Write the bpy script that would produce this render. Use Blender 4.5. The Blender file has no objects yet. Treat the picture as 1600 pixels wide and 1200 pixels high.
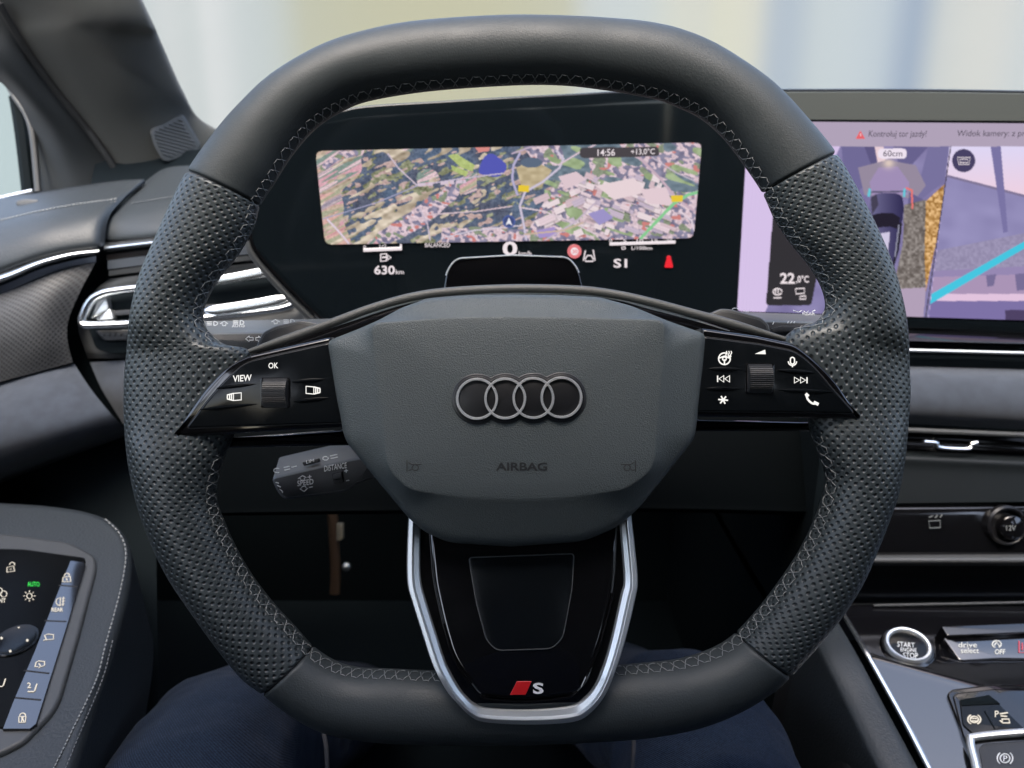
import bpy, bmesh, math, random
import numpy as np
from mathutils import Matrix, Vector
random.seed(4); rng = np.random.default_rng(4)
sc = bpy.context.scene
col = sc.collection

# ------------------------------------------------------------------ camera, sky, sun, exposure
TH = math.radians(16.0)                 # the view looks 16 degrees down, square on to the wheel
FPX = 1200.0                            # focal length in photo pixels (photo is 1600 wide)
WD = 0.36                               # distance camera - wheel plane
CAM = np.array([0.0, 0.0, 0.95])
RV = np.array([1.0, 0, 0]); FV = np.array([0, math.cos(TH), -math.sin(TH)]); UV_ = np.array([0, math.sin(TH), math.cos(TH)])
cam = bpy.data.cameras.new('camera'); camo = bpy.data.objects.new('camera', cam); col.objects.link(camo)
camo.location = CAM; camo.rotation_euler = (math.pi/2 - TH, 0, 0)
cam.sensor_width = 36; cam.lens = 36*FPX/1600; cam.clip_start = 0.01; cam.clip_end = 3000
cam.dof.use_dof = True; cam.dof.focus_distance = WD - 0.004; cam.dof.aperture_fstop = 12
sc.camera = camo

EXPO = 2.25
w = bpy.data.worlds.new('World'); sc.world = w; w.use_nodes = True
wn = w.node_tree.nodes; wl = w.node_tree.links
sky = wn.new('ShaderNodeTexSky'); sky.sky_type = 'NISHITA'; sky.sun_disc = False
SUN_EL, SUN_AZ = math.radians(62), math.radians(192)      # azimuth measured from +Y towards +X
sky.sun_elevation = SUN_EL; sky.sun_rotation = SUN_AZ; sky.air_density = 1.0; sky.dust_density = 4.5; sky.ozone_density = 0.6
bg = wn['Background']; bg.inputs['Strength'].default_value = 0.15
wl.new(sky.outputs[0], bg.inputs[0])
sl = bpy.data.lights.new('sun', 'SUN'); sl.energy = 0.9; sl.angle = math.radians(35); sl.color = (1.0, 0.96, 0.9)
so = bpy.data.objects.new('sun', sl); col.objects.link(so)
sd = Vector((math.cos(SUN_EL)*math.sin(SUN_AZ), math.cos(SUN_EL)*math.cos(SUN_AZ), math.sin(SUN_EL)))
so.rotation_euler = sd.to_track_quat('Z', 'Y').to_euler(); so.location = sd*20
vs = sc.view_settings
vs.view_transform = 'Standard'; vs.look = 'None'; vs.exposure = EXPO; vs.gamma = 1.0; vs.use_curve_mapping = False
cy = sc.cycles
cy.use_denoising = True; cy.max_bounces = 8; cy.diffuse_bounces = 4; cy.glossy_bounces = 4; cy.transparent_max_bounces = 8
cy.caustics_reflective = False; cy.caustics_refractive = False; cy.sample_clamp_indirect = 6
try: cy.denoiser = 'OPENIMAGEDENOISE'; cy.denoising_input_passes = 'RGB_ALBEDO_NORMAL'
except Exception: pass

# ------------------------------------------------------------------ helpers: places
def P(px, py, t):
    px = np.asarray(px, float); py = np.asarray(py, float); t = np.asarray(t, float)
    a = ((px-800)/FPX)[..., None]; v = ((600-py)/FPX)[..., None]
    return CAM + t[..., None]*(FV + a*RV + v*UV_)
def ray(px, py):
    a = ((np.asarray(px, float)-800)/FPX)[..., None]; v = ((600-np.asarray(py, float))/FPX)[..., None]
    return FV + a*RV + v*UV_
def onz(px, py, z):
    r = ray(px, py); return CAM + r*((z-CAM[2])/r[..., 2])[..., None]
def ony(px, py, y):
    r = ray(px, py); return CAM + r*((y-CAM[1])/r[..., 1])[..., None]
NW = -FV                                             # the wheel's normal, towards the driver
def mw(zr=0.0):                                      # map photo px on the wheel plane (raised zr) + height h
    return lambda x, y, h: P(x, y, np.full(np.shape(x), WD-zr)) + NW*np.asarray(h, float)[..., None]
def mt(t, n=None):                                   # facing plane at depth t
    return lambda x, y, h: P(x, y, np.full(np.shape(x), t)) + NW*np.asarray(h, float)[..., None]
def mz(z):                                           # horizontal plane at height z
    return lambda x, y, h: onz(x, y, z) + np.array([0, 0, 1.0])*np.asarray(h, float)[..., None]
def my(y0):
    return lambda x, y, h: ony(x, y, y0) + np.array([0, -1.0, 0])*np.asarray(h, float)[..., None]

# ------------------------------------------------------------------ helpers: objects
ROOT = {}
def thing(name, label, cat, loc=(0, 0, 0), group=None, kind=None):
    o = bpy.data.objects.new(name, None); col.objects.link(o); o.empty_display_size = 0.02
    o.location = loc; ROOT[o] = np.array(loc, float)
    o['label'] = label; o['category'] = cat
    if group: o['group'] = group
    if kind: o['kind'] = kind
    return o
def link(name, me, m, parent):
    o = bpy.data.objects.new(name, me); col.objects.link(o)
    me.materials.clear(); me.materials.append(m)
    if parent is not None:
        o.parent = parent; ROOT[o] = ROOT[parent]
    else: ROOT[o] = np.zeros(3)
    return o
class MB:
    def __init__(s): s.v = []; s.f = []; s.uv = []; s.n = 0; s.c = []
    def add(s, vf, uv=None, colr=None):
        v, f = vf
        v = np.asarray(v, float).reshape(-1, 3)
        s.v.append(v); s.f += [tuple(i+s.n for i in q) for q in f]; s.n += len(v)
        s.uv.append(np.zeros((len(v), 2)) if uv is None else np.asarray(uv, float).reshape(-1, 2))
        s.c.append(np.zeros((len(v), 4)) if colr is None else np.asarray(colr, float).reshape(-1, 4))
        return s
    def build(s, name, m, parent=None, ang=35, recalc=True, kind=None, label=None):
        v = np.concatenate(s.v); base = ROOT[parent] if parent is not None else np.zeros(3)
        me = bpy.data.meshes.new(name); me.from_pydata((v-base).tolist(), [], s.f)
        uv = np.concatenate(s.uv)
        if np.any(uv):
            l = me.uv_layers.new(name='UVMap'); idx = np.zeros(len(me.loops), dtype=np.int32); me.loops.foreach_get('vertex_index', idx)
            l.data.foreach_set('uv', uv[idx].ravel())
        c = np.concatenate(s.c)
        if np.any(c):
            a = me.color_attributes.new('Col', 'FLOAT_COLOR', 'POINT'); a.data.foreach_set('color', c.ravel())
        if recalc:
            b = bmesh.new(); b.from_mesh(me); bmesh.ops.recalc_face_normals(b, faces=b.faces); b.to_mesh(me); b.free()
        me.polygons.foreach_set('use_smooth', [True]*len(me.polygons))
        me.set_sharp_from_angle(angle=math.radians(ang)); me.update()
        o = link(name, me, m, parent)
        if kind: o['kind'] = kind
        if label: o['label'] = label
        return o
def one(vf, name, m, parent, **k):
    return MB().add(vf).build(name, m, parent, **k)

def cr(pts, n, closed=False):
    """Catmull-Rom through pts (any dimension), n samples per span"""
    p = np.asarray(pts, float)
    if closed: q = np.concatenate([p[-1:], p, p[:2]])
    else: q = np.concatenate([2*p[:1]-p[1:2], p, 2*p[-1:]-p[-2:-1]])
    out = []; t = np.linspace(0, 1, n, endpoint=False)[:, None]
    for i in range(1, len(q)-2):
        a, b, c, d = q[i-1], q[i], q[i+1], q[i+2]
        out.append(0.5*(2*b + (c-a)*t + (2*a-5*b+4*c-d)*t**2 + (3*b-a-3*c+d)*t**3))
    out = np.concatenate(out)
    return out if closed else np.concatenate([out, p[-1:]])
def fillet(poly, r, n=5):
    p = np.asarray(poly, float); N = len(p); out = []
    rr = r if hasattr(r, '__len__') else [r]*N
    for i in range(N):
        a, b, c = p[i-1], p[i], p[(i+1) % N]
        la, lc = np.linalg.norm(a-b), np.linalg.norm(c-b)
        k = min(rr[i], la*.45, lc*.45)
        if k <= 0: out.append(b); continue
        s, e = b+(a-b)/la*k, b+(c-b)/lc*k
        for t in np.linspace(0, 1, n): out.append((1-t)**2*s + 2*t*(1-t)*b + t*t*e)
    return np.array(out)
def area2(p): return 0.5*np.sum(p[:, 0]*np.roll(p[:, 1], -1)-np.roll(p[:, 0], -1)*p[:, 1])
def inset(p, d):
    p = np.asarray(p, float); s = 1 if area2(p) > 0 else -1
    e = np.roll(p, -1, 0)-p; e /= np.maximum(np.linalg.norm(e, axis=1), 1e-9)[:, None]
    n = np.stack([-e[:, 1], e[:, 0]], 1)*s
    m = n+np.roll(n, 1, 0); l = np.maximum((m*m).sum(1), 0.6)
    return p+m*(2.0/l)[:, None]*d/1.0*1.0
def loft(rings, closed=True, cap0=False, cap1=False):
    R = [np.asarray(r, float) for r in rings]; n = len(R[0]); V = np.concatenate(R); F = []
    m = n if closed else n-1
    for i in range(len(R)-1):
        for j in range(m):
            k = (j+1) % n
            F.append((i*n+j, i*n+k, (i+1)*n+k, (i+1)*n+j))
    if cap0: F.append(tuple(range(n))[::-1])
    if cap1: F.append(tuple((len(R)-1)*n+j for j in range(n)))
    return V, F
def plate(poly, mf, h0, h1, bev=2.0, seg=3, mpp=0.0003):
    """polygon in photo px laid on map mf, from height h0 to h1, edge rounded by bev px"""
    poly = np.asarray(poly, float); rings = []
    def rg(p, h): rings.append(mf(p[:, 0], p[:, 1], np.full(len(p), h)))
    rg(poly, h0)
    b = bev*mpp
    for k in range(seg+1):
        a = math.pi/2*k/seg
        rg(inset(poly, bev*(1-math.cos(a))) if k else poly, h1-b+b*math.sin(a))
    return loft(rings, True, True, True)
def frames(p, closed):
    T = np.gradient(p, axis=0) if not closed else (np.roll(p, -1, 0)-np.roll(p, 1, 0))
    return T/np.maximum(np.linalg.norm(T, axis=1), 1e-12)[:, None]
def tube(pts, r, n=8, closed=False, ref=None, squash=1.0):
    """r along the ref-side direction; squash scales along the other"""
    p = np.asarray(pts, float); T = frames(p, closed); N = len(p)
    rr = np.full(N, r) if np.isscalar(r) else np.asarray(r, float)
    ref = NW if ref is None else np.asarray(ref, float)
    S = np.cross(T, ref); S /= np.maximum(np.linalg.norm(S, axis=1), 1e-9)[:, None]; B = np.cross(S, T)
    ang = np.linspace(0, 2*math.pi, n, endpoint=False)
    rings = [p[i]+rr[i]*(np.cos(ang)[:, None]*S[i]+squash*np.sin(ang)[:, None]*B[i]) for i in range(N)]
    if closed: rings.append(rings[0])
    V, F = loft(rings, True, not closed, not closed)
    if closed:
        L = (len(rings)-1)*n; V = V[:L]; F = [tuple(i % L for i in f) for f in F]
    return V, F
def patch(ctrl, nu=8, nv=8):
    """rows of (px,py,t) -> smooth surface through them; returns verts, faces, uv (metres)"""
    c = [[P(*q) for q in row] for row in ctrl]
    return patch3(c, nu, nv)
def patch3(c, nu=8, nv=8):
    c = np.asarray(c, float)
    rows = np.stack([cr(r, nu) for r in c])                      # (R, U, 3)
    g = np.stack([cr(rows[:, j], nv) for j in range(rows.shape[1])], 1)   # (V, U, 3)
    a, b = g.shape[:2]
    F = [(i*b+j, i*b+j+1, (i+1)*b+j+1, (i+1)*b+j) for i in range(a-1) for j in range(b-1)]
    du = np.concatenate([[0], np.cumsum(np.linalg.norm(np.diff(g[a//2], axis=0), axis=1))])
    dv = np.concatenate([[0], np.cumsum(np.linalg.norm(np.diff(g[:, b//2], axis=0), axis=1))])
    uu, vv = np.meshgrid(du, dv)
    return g.reshape(-1, 3), F, np.stack([uu+.001, vv+.001], -1).reshape(-1, 2)
def patch_obj(ctrl, name, m, parent, nu=8, nv=8, solid=0.0, **k):
    v, f, uv = patch(ctrl, nu, nv)
    o = MB().add((v, f), uv).build(name, m, parent, recalc=False, ang=50, **k)
    if solid:
        md = o.modifiers.new('thick', 'SOLIDIFY'); md.thickness = solid; md.offset = 0
    return o
def lathe(c, axis, prof, n=48, ref=(0, 0, 1)):
    axis = np.asarray(axis, float); axis /= np.linalg.norm(axis)
    e1 = np.cross(axis, ref); e1 /= np.linalg.norm(e1); e2 = np.cross(axis, e1)
    a = np.linspace(0, 2*math.pi, n, endpoint=False)
    rings = [np.asarray(c)+axis*h+r*(np.cos(a)[:, None]*e1+np.sin(a)[:, None]*e2) for r, h in prof]
    return loft(rings, True, True, True)
def boxv(x0, x1, y0, y1, z0, z1):
    V = [(x, y, z) for x in (x0, x1) for y in (y0, y1) for z in (z0, z1)]
    return V, [(0, 1, 3, 2), (4, 6, 7, 5), (0, 4, 5, 1), (2, 3, 7, 6), (0, 2, 6, 4), (1, 5, 7, 3)]
def strokes(lines, wpx, mf, name, m, parent, h=0.0002, n=6, mpp=0.0003, closed=False, squash=.5):
    b = MB()
    for L in lines:
        L = np.asarray(L, float)
        cl = len(L) > 3 and np.allclose(L[0], L[-1])
        if cl: L = L[:-1]
        if len(L) == 2: L = np.array([L[0], (L[0]+L[1])/2, L[1]])
        p = mf(L[:, 0], L[:, 1], np.full(len(L), h))
        nrm = mf(L[:1, 0], L[:1, 1], np.array([h+1.0]))[0]-p[0]
        b.add(tube(p, wpx*mpp/2, n, cl, nrm, squash))
    return b.build(name, m, parent)
def arc(cx, cy, r, a0=0, a1=360, n=20, ry=None):
    a = np.radians(np.linspace(a0, a1, n)); return np.stack([cx+r*np.cos(a), cy-(ry or r)*np.sin(a)], 1)
def fills(polys, mf, name, m, parent, h=0.0003):
    b = MB()
    for p in polys: b.add(plate(np.asarray(p, float), mf, h-0.0003, h, .4, 1))
    return b.build(name, m, parent, ang=20)
def text(body, box, mf, name, m, parent, h=0.0002, bold=0.0, shear=0.0, skew=None, thick=0.0002):
    """lettering fitted to a photo-px box (x0,y0,x1,y1) on map mf; skew = (dx per px down, dy per px right)"""
    cu = bpy.data.curves.new(name, 'FONT'); cu.body = body; cu.offset = bold; cu.shear = shear; cu.resolution_u = 3
    o = bpy.data.objects.new(name, cu); col.objects.link(o)
    dg = bpy.context.evaluated_depsgraph_get(); me = bpy.data.meshes.new_from_object(o.evaluated_get(dg))
    bpy.data.objects.remove(o); bpy.data.curves.remove(cu)
    n = len(me.vertices); v = np.zeros(n*3); me.vertices.foreach_get('co', v); v = v.reshape(-1, 3)
    lo, hi = v.min(0), v.max(0); x0, y0, x1, y1 = box
    X = x0+(v[:, 0]-lo[0])/(hi[0]-lo[0])*(x1-x0); Y = y1-(v[:, 1]-lo[1])/(hi[1]-lo[1])*(y1-y0)
    if skew:
        dx, dy = skew; cx, cyy = (x0+x1)/2, (y0+y1)/2
        X, Y = X+dx*(Y-cyy), Y+dy*(X-cx)
    me.vertices.foreach_set('co', (mf(X, Y, np.full(n, h))-ROOT[parent]).ravel()); me.update(); me.name = name
    return link(name, me, m, parent)

# ------------------------------------------------------------------ helpers: materials
def lin(c):
    c = np.asarray(c, float)/255.0
    return np.where(c <= .04045, c/12.92, ((c+.055)/1.055)**2.4)
def M(name, c, rough=.5, metal=0, spec=.5, coat=0, coatr=.03, sheen=0):
    m = bpy.data.materials.new(name); m.use_nodes = True; b = m.node_tree.nodes['Principled BSDF']
    b.inputs['Base Color'].default_value = (*c, 1); b.inputs['Roughness'].default_value = rough
    b.inputs['Metallic'].default_value = metal; b.inputs['Specular IOR Level'].default_value = spec
    b.inputs['Coat Weight'].default_value = coat; b.inputs['Coat Roughness'].default_value = coatr
    b.inputs['Sheen Weight'].default_value = sheen
    return m
def nd(m, t, **k):
    n = m.node_tree.nodes.new(t)
    for a, v in k.items(): setattr(n, a, v)
    return n
def lk(m, a, b): m.node_tree.links.new(a, b)
def bsdf(m): return m.node_tree.nodes['Principled BSDF']
def ramp(m, src, stops, interp='LINEAR'):
    r = nd(m, 'ShaderNodeValToRGB'); r.color_ramp.interpolation = interp; e = r.color_ramp.elements
    while len(e) < len(stops): e.new(.5)
    for q, (p, c) in zip(e, stops): q.position = p; q.color = (*c, 1) if len(c) == 3 else c
    lk(m, src, r.inputs[0]); return r.outputs[0]
def noise(m, scale, detail=3, vec=None, kind='ShaderNodeTexNoise', rough=.5):
    n = nd(m, kind); n.inputs['Scale'].default_value = scale
    if 'Detail' in n.inputs: n.inputs['Detail'].default_value = detail
    if 'Roughness' in n.inputs: n.inputs['Roughness'].default_value = rough
    if vec is None:
        tc = nd(m, 'ShaderNodeTexCoord'); vec = tc.outputs['Object']
    lk(m, vec, n.inputs['Vector']); return n
def bump(m, h, dist, strength=1.0, prev=None):
    b = nd(m, 'ShaderNodeBump'); b.inputs['Distance'].default_value = dist; b.inputs['Strength'].default_value = strength
    lk(m, h, b.inputs['Height'])
    if prev is not None: lk(m, prev, b.inputs['Normal'])
    lk(m, b.outputs[0], bsdf(m).inputs['Normal']); return b.outputs[0]
def roughvar(m, scale, lo, hi, detail=4):
    n = noise(m, scale, detail); r = nd(m, 'ShaderNodeMapRange'); r.inputs['From Min'].default_value = .3; r.inputs['From Max'].default_value = .7
    r.inputs['To Min'].default_value = lo; r.inputs['To Max'].default_value = hi; lk(m, n.outputs[0], r.inputs[0]); lk(m, r.outputs[0], bsdf(m).inputs['Roughness'])
def colvar(m, scale, a, b, detail=4):
    n = noise(m, scale, detail); o = ramp(m, n.outputs[0], [(.35, a), (.65, b)]); lk(m, o, bsdf(m).inputs['Base Color'])
def grain(m, scale, dist, strength=1.0, kind='VORO'):
    if kind == 'VORO':
        nz = noise(m, scale*.8, 2); mix = nd(m, 'ShaderNodeVectorMath', operation='SCALE'); mix.inputs['Scale'].default_value = 1.2/scale
        lk(m, nz.outputs['Color'], mix.inputs[0]); tc = nd(m, 'ShaderNodeTexCoord'); ad = nd(m, 'ShaderNodeVectorMath', operation='ADD')
        lk(m, tc.outputs['Object'], ad.inputs[0]); lk(m, mix.outputs[0], ad.inputs[1])
        v = nd(m, 'ShaderNodeTexVoronoi'); v.feature = 'SMOOTH_F1'; v.inputs['Scale'].default_value = scale; lk(m, ad.outputs[0], v.inputs['Vector'])
        return bump(m, v.outputs['Distance'], dist, strength)
    n = noise(m, scale, 4, rough=.6); return bump(m, n.outputs[0], dist, strength)
EK = 2.0**(-EXPO)
def E(name, rgb, k=1.0):
    m = M(name, (0, 0, 0), .4); b = bsdf(m); b.inputs['Emission Color'].default_value = (*lin(rgb), 1); b.inputs['Emission Strength'].default_value = k*EK
    return m

leather = M('leather_smooth', (.026, .032, .034), .52, spec=.42); grain(leather, 1300, .00022, .7, 'N'); roughvar(leather, 45, .46, .58)
perf = M('leather_perforated', (.028, .035, .037), .40, spec=.45)
def make_perf(m, pitch):
    uv = nd(m, 'ShaderNodeUVMap'); mp = nd(m, 'ShaderNodeMapping'); mp.inputs['Rotation'].default_value = (0, 0, math.radians(45)); mp.inputs['Scale'].default_value = (1/pitch, 1/pitch, 1)
    lk(m, uv.outputs[0], mp.inputs[0]); fr = nd(m, 'ShaderNodeVectorMath', operation='FRACTION'); lk(m, mp.outputs[0], fr.inputs[0])
    sb = nd(m, 'ShaderNodeVectorMath', operation='SUBTRACT'); sb.inputs[1].default_value = (.5, .5, 0); lk(m, fr.outputs[0], sb.inputs[0])
    ml = nd(m, 'ShaderNodeVectorMath', operation='MULTIPLY'); ml.inputs[1].default_value = (1, 1, 0); lk(m, sb.outputs[0], ml.inputs[0])
    ln = nd(m, 'ShaderNodeVectorMath', operation='LENGTH'); lk(m, ml.outputs[0], ln.inputs[0])
    return ln.outputs['Value']
d = make_perf(perf, .00315)
hgt = nd(perf, 'ShaderNodeMapRange'); hgt.interpolation_type = 'SMOOTHSTEP'; hgt.inputs['From Min'].default_value = .10; hgt.inputs['From Max'].default_value = .36; lk(perf, d, hgt.inputs[0])
nb = noise(perf, 1100, 4); b0 = bump(perf, nb.outputs[0], .0001, .6); bump(perf, hgt.outputs[0], .0007, .8, b0)
cm = ramp(perf, d, [(.13, (.003, .003, .004)), (.21, (.029, .036, .038))]); lk(perf, cm, bsdf(perf).inputs['Base Color'])
core_m = M('rim_core', (.006, .006, .007), .7)
thread = M('grey_thread', (.21, .22, .22), .7)
bagm = M('airbag_plastic', (.051, .061, .063), .50, spec=.4); grain(bagm, 2100, .00027, .9)
piano = M('piano_black', (.003, .003, .0035), .06, spec=.5, coat=.6, coatr=.02)
_n = noise(piano, 9000, 1); roughvar(piano, 70, .04, .16, 6)
console_m = M('console_gloss', (.004, .004, .005), .07, spec=1.0, coat=1.0, coatr=.04)
pianob = M('button_black', (.004, .005, .006), .13, spec=.25); roughvar(pianob, 80, .09, .24, 6)
satin = M('satin_silver', (.70, .73, .74), .42, .92); pass
chrome = M('bright_chrome', (.78, .81, .83), .27, 1); pass
ribm = M('textured_trim', (.045, .046, .042), .45, spec=.6); grain(ribm, 2600, .00025, .9, 'N')
dkplast = M('dark_plastic', (.014, .015, .017), .45); grain(dkplast, 1800, .0002, .5, 'N')
mdplast = M('grey_plastic', (.045, .048, .050), .48); grain(mdplast, 1800, .00015, .5, 'N')
ltplast = M('stalk_top_plastic', (.075, .078, .074), .42); grain(ltplast, 2000, .00012, .4, 'N')
black = M('matte_black', (.003, .0058, .0075), .8, spec=.1)
padm = M('dash_leather', (.023, .028, .032), .48, spec=.4); grain(padm, 700, .0003, .6)
suede = M('blue_grey_suede', (.026, .032, .042), .85, sheen=.25); colvar(suede, 90, (.017, .023, .034), (.026, .034, .048)); grain(suede, 2500, .0002, .6, 'N')
fabric = M('pillar_fabric', (.044, .047, .043), .9, sheen=.15)
_tc = nd(fabric, 'ShaderNodeUVMap'); _w = nd(fabric, 'ShaderNodeTexWave'); _w.bands_direction = 'Y'; _w.inputs['Scale'].default_value = 380; _w.inputs['Distortion'].default_value = .6; _w.inputs['Detail'].default_value = 2
lk(fabric, _tc.outputs[0], _w.inputs['Vector']); bump(fabric, _w.outputs[1], .00035, .8)
grille = M('speaker_mesh', (.026, .028, .030), .5)
d = make_perf(grille, .0030); cg = ramp(grille, d, [(.25, (.005, .005, .006)), (.36, (.032, .034, .036))]); lk(grille, cg, bsdf(grille).inputs['Base Color']); bump(grille, d, .0006, .5)
screen_black = M('display_glass', (.004, .006, .0075), .10, spec=.32)
bezel_reflection = M('display_reflection_band', (.050, .055, .050), .45)  # reflection in the gloss bezel, painted as matte grey
icon_w = E('lit_icon_white', (255, 252, 246), 1.05)
icon_warm = E('lit_icon_warm', (255, 244, 226), .95)
icon_green = E('lit_icon_green', (40, 235, 70), 1.0)
icon_red = E('lit_icon_red', (240, 30, 45), 1.0)
icon_pink = E('display_text_white', (240, 228, 232), 1.0)
icon_rose = E('display_sign_rose', (225, 120, 125), 1.0)
icon_dark = E('display_text_dark', (80, 72, 88), 1.0)
icon_dim = M('printed_symbol', (.62, .64, .64), .6)
emboss = M('embossed_mark', (.008, .009, .010), .6)
redm = M('red_emblem', (.50, .012, .015), .35)
whitem = M('white_emblem', (.75, .75, .75), .35)
def screenmat(name, k=1.0):
    m = M(name, (0, 0, 0), .12, spec=.3); a = nd(m, 'ShaderNodeAttribute'); a.attribute_name = 'Col'
    lk(m, a.outputs['Color'], bsdf(m).inputs['Emission Color']); bsdf(m).inputs['Emission Strength'].default_value = k*EK
    return m
glass = bpy.data.materials.new('clear_glass'); glass.use_nodes = True
_t = glass.node_tree; _t.nodes.remove(_t.nodes['Principled BSDF']); _o = _t.nodes['Material Output']
_a = _t.nodes.new('ShaderNodeBsdfTransparent'); _a.inputs[0].default_value = (.95, .97, .965, 1); _g = _t.nodes.new('ShaderNodeBsdfGlossy'); _g.inputs['Roughness'].default_value = .02
_f = _t.nodes.new('ShaderNodeFresnel'); _f.inputs['IOR'].default_value = 1.3; _x = _t.nodes.new('ShaderNodeMixShader')
_t.links.new(_f.outputs[0], _x.inputs[0]); _t.links.new(_a.outputs[0], _x.inputs[1]); _t.links.new(_g.outputs[0], _x.inputs[2]); _t.links.new(_x.outputs[0], _o.inputs[0])
jeans = M('denim', (.030, .045, .075), .95, spec=.15, sheen=.03)
_nz = noise(jeans, 700, 6, rough=.7); _tw = nd(jeans, 'ShaderNodeTexWave'); _tw.bands_direction = 'DIAGONAL'; _tw.inputs['Scale'].default_value = 340; _tw.inputs['Distortion'].default_value = 2.5; _tw.inputs['Detail'].default_value = 3; _tw.inputs['Detail Scale'].default_value = 3
_tcj = nd(jeans, 'ShaderNodeTexCoord'); lk(jeans, _tcj.outputs['Object'], _tw.inputs['Vector'])
_c1 = ramp(jeans, _nz.outputs[0], [(.36, (.005, .009, .018)), (.64, (.014, .023, .040))]); _c2 = ramp(jeans, _tw.outputs[1], [(.2, (.55, .57, .62)), (.9, (1.7, 1.7, 1.7))])
_mx = nd(jeans, 'ShaderNodeMix'); _mx.data_type = 'RGBA'; _mx.blend_type = 'MULTIPLY'; _mx.inputs[0].default_value = 1.0
lk(jeans, _c1, _mx.inputs[6]); lk(jeans, _c2, _mx.inputs[7]); lk(jeans, _mx.outputs[2], bsdf(jeans).inputs['Base Color']); bump(jeans, _tw.outputs[1], .0004, .6)

# ================================================================== THE SETTING
asph = M('asphalt', (.09, .09, .09), .9); colvar(asph, 3, (.075, .075, .075), (.11, .11, .108))
g = one(([(-400, -400, 0), (400, -400, 0), (400, 400, 0), (-400, 400, 0)], [(0, 1, 2, 3)]), 'ground', asph, None, recalc=False); g['kind'] = 'structure'
g['label'] = 'grey asphalt ground outside the car'; g['category'] = 'ground'

# cladded wall outside, seen out of focus through the windscreen
fac = thing('cladded_building', 'pale cladded building wall outside beyond the windscreen', 'building', (0, 7, 0))
facm = M('painted_cladding', (.5, .5, .48), .8)
_tc = nd(facm, 'ShaderNodeTexCoord'); _sx = nd(facm, 'ShaderNodeSeparateXYZ'); lk(facm, _tc.outputs['Object'], _sx.inputs[0])
_mr = nd(facm, 'ShaderNodeMapRange'); _mr.inputs['From Min'].default_value = -4.3; _mr.inputs['From Max'].default_value = 4.3; lk(facm, _sx.outputs[0], _mr.inputs[0])
FS = [(0, (186, 212, 212)), (.14, (205, 216, 216)), (.165, (222, 228, 226)), (.19, (205, 216, 214)), (.205, (236, 240, 238)), (.235, (206, 217, 216)), (.27, (206, 217, 214)), (.30, (198, 200, 172)), (.42, (204, 203, 168)), (.55, (202, 203, 172)), (.575, (212, 222, 222)), (.63, (212, 224, 222)), (.66, (226, 229, 212)), (.685, (222, 226, 214)), (.70, (228, 230, 208)), (.735, (232, 233, 214)), (.755, (180, 197, 212)), (.78, (190, 205, 214)), (.80, (212, 224, 224)), (.86, (206, 220, 226)), (.885, (160, 180, 202)), (.90, (172, 190, 206)), (.92, (220, 226, 220)), (.97, (228, 230, 222)), (1, (214, 224, 224))]
_fc = ramp(facm, _mr.outputs[0], [(p, tuple(lin(c)*.265)) for p, c in FS], 'B_SPLINE'); lk(facm, _fc, bsdf(facm).inputs['Base Color'])
xs = np.linspace(-16, 16, 65)
for i in range(64):                                   # the cladding boards, each proud of the joints
    MB().add(boxv(xs[i], xs[i+1], 7.0, 7.10, .15, 2.75)).build('panel', facm, fac)
one(boxv(-16.2, 16.2, 7.11, 9, 0, 2.77), 'wall', M('wall_render', (.3, .3, .29), .9), fac)
one(boxv(-16.3, 16.3, 6.9, 9.1, 2.78, 2.9), 'roof_edge', M('roof_metal', (.25, .27, .29), .5), fac)

# unseen rest of the cabin, added to shut out light: roof, rails, seats behind
lining = M('headliner_fabric', (.030, .031, .031), .9)
sh = MB()
sh.add(boxv(-.62, -.40, -1.4, .32, 1.27, 1.30)); sh.add(boxv(.80, 1.05, -1.4, .32, 1.27, 1.30))
sh.add(boxv(-.40, .80, .285, .32, 1.27, 1.30)); sh.add(boxv(-.40, .80, -1.4, .13, 1.27, 1.30))  # roof opening placed and sized to tune the fill light
sh.add(boxv(-.64, -.60, -1.4, .75, .2, .90)); sh.add(boxv(1.04, 1.08, -1.4, 1.1, .2, .92))
sh.add(boxv(-.62, -.56, -.35, -.15, .90, 1.27)); sh.add(boxv(1.0, 1.06, -.35, -.15, .90, 1.27))
sh.add(boxv(-.62, 1.05, -1.42, -1.3, .2, 1.16)); sh.add(boxv(-.3, .3, -.55, -.42, .3, 1.12)); sh.add(boxv(.42, 1.0, -.55, -.42, .3, 1.12))
sh.add(boxv(-.62, 1.05, -1.4, 1.3, .22, .28))
sh.add(boxv(-.30, .30, -.45, .16, .36, .50))
o = sh.build('cabin_shade_lining', lining, None); o['kind'] = 'structure'; o['label'] = 'unseen dark cabin lining with roof, seats and floor, added to block light'; o['category'] = 'cabin'

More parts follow.
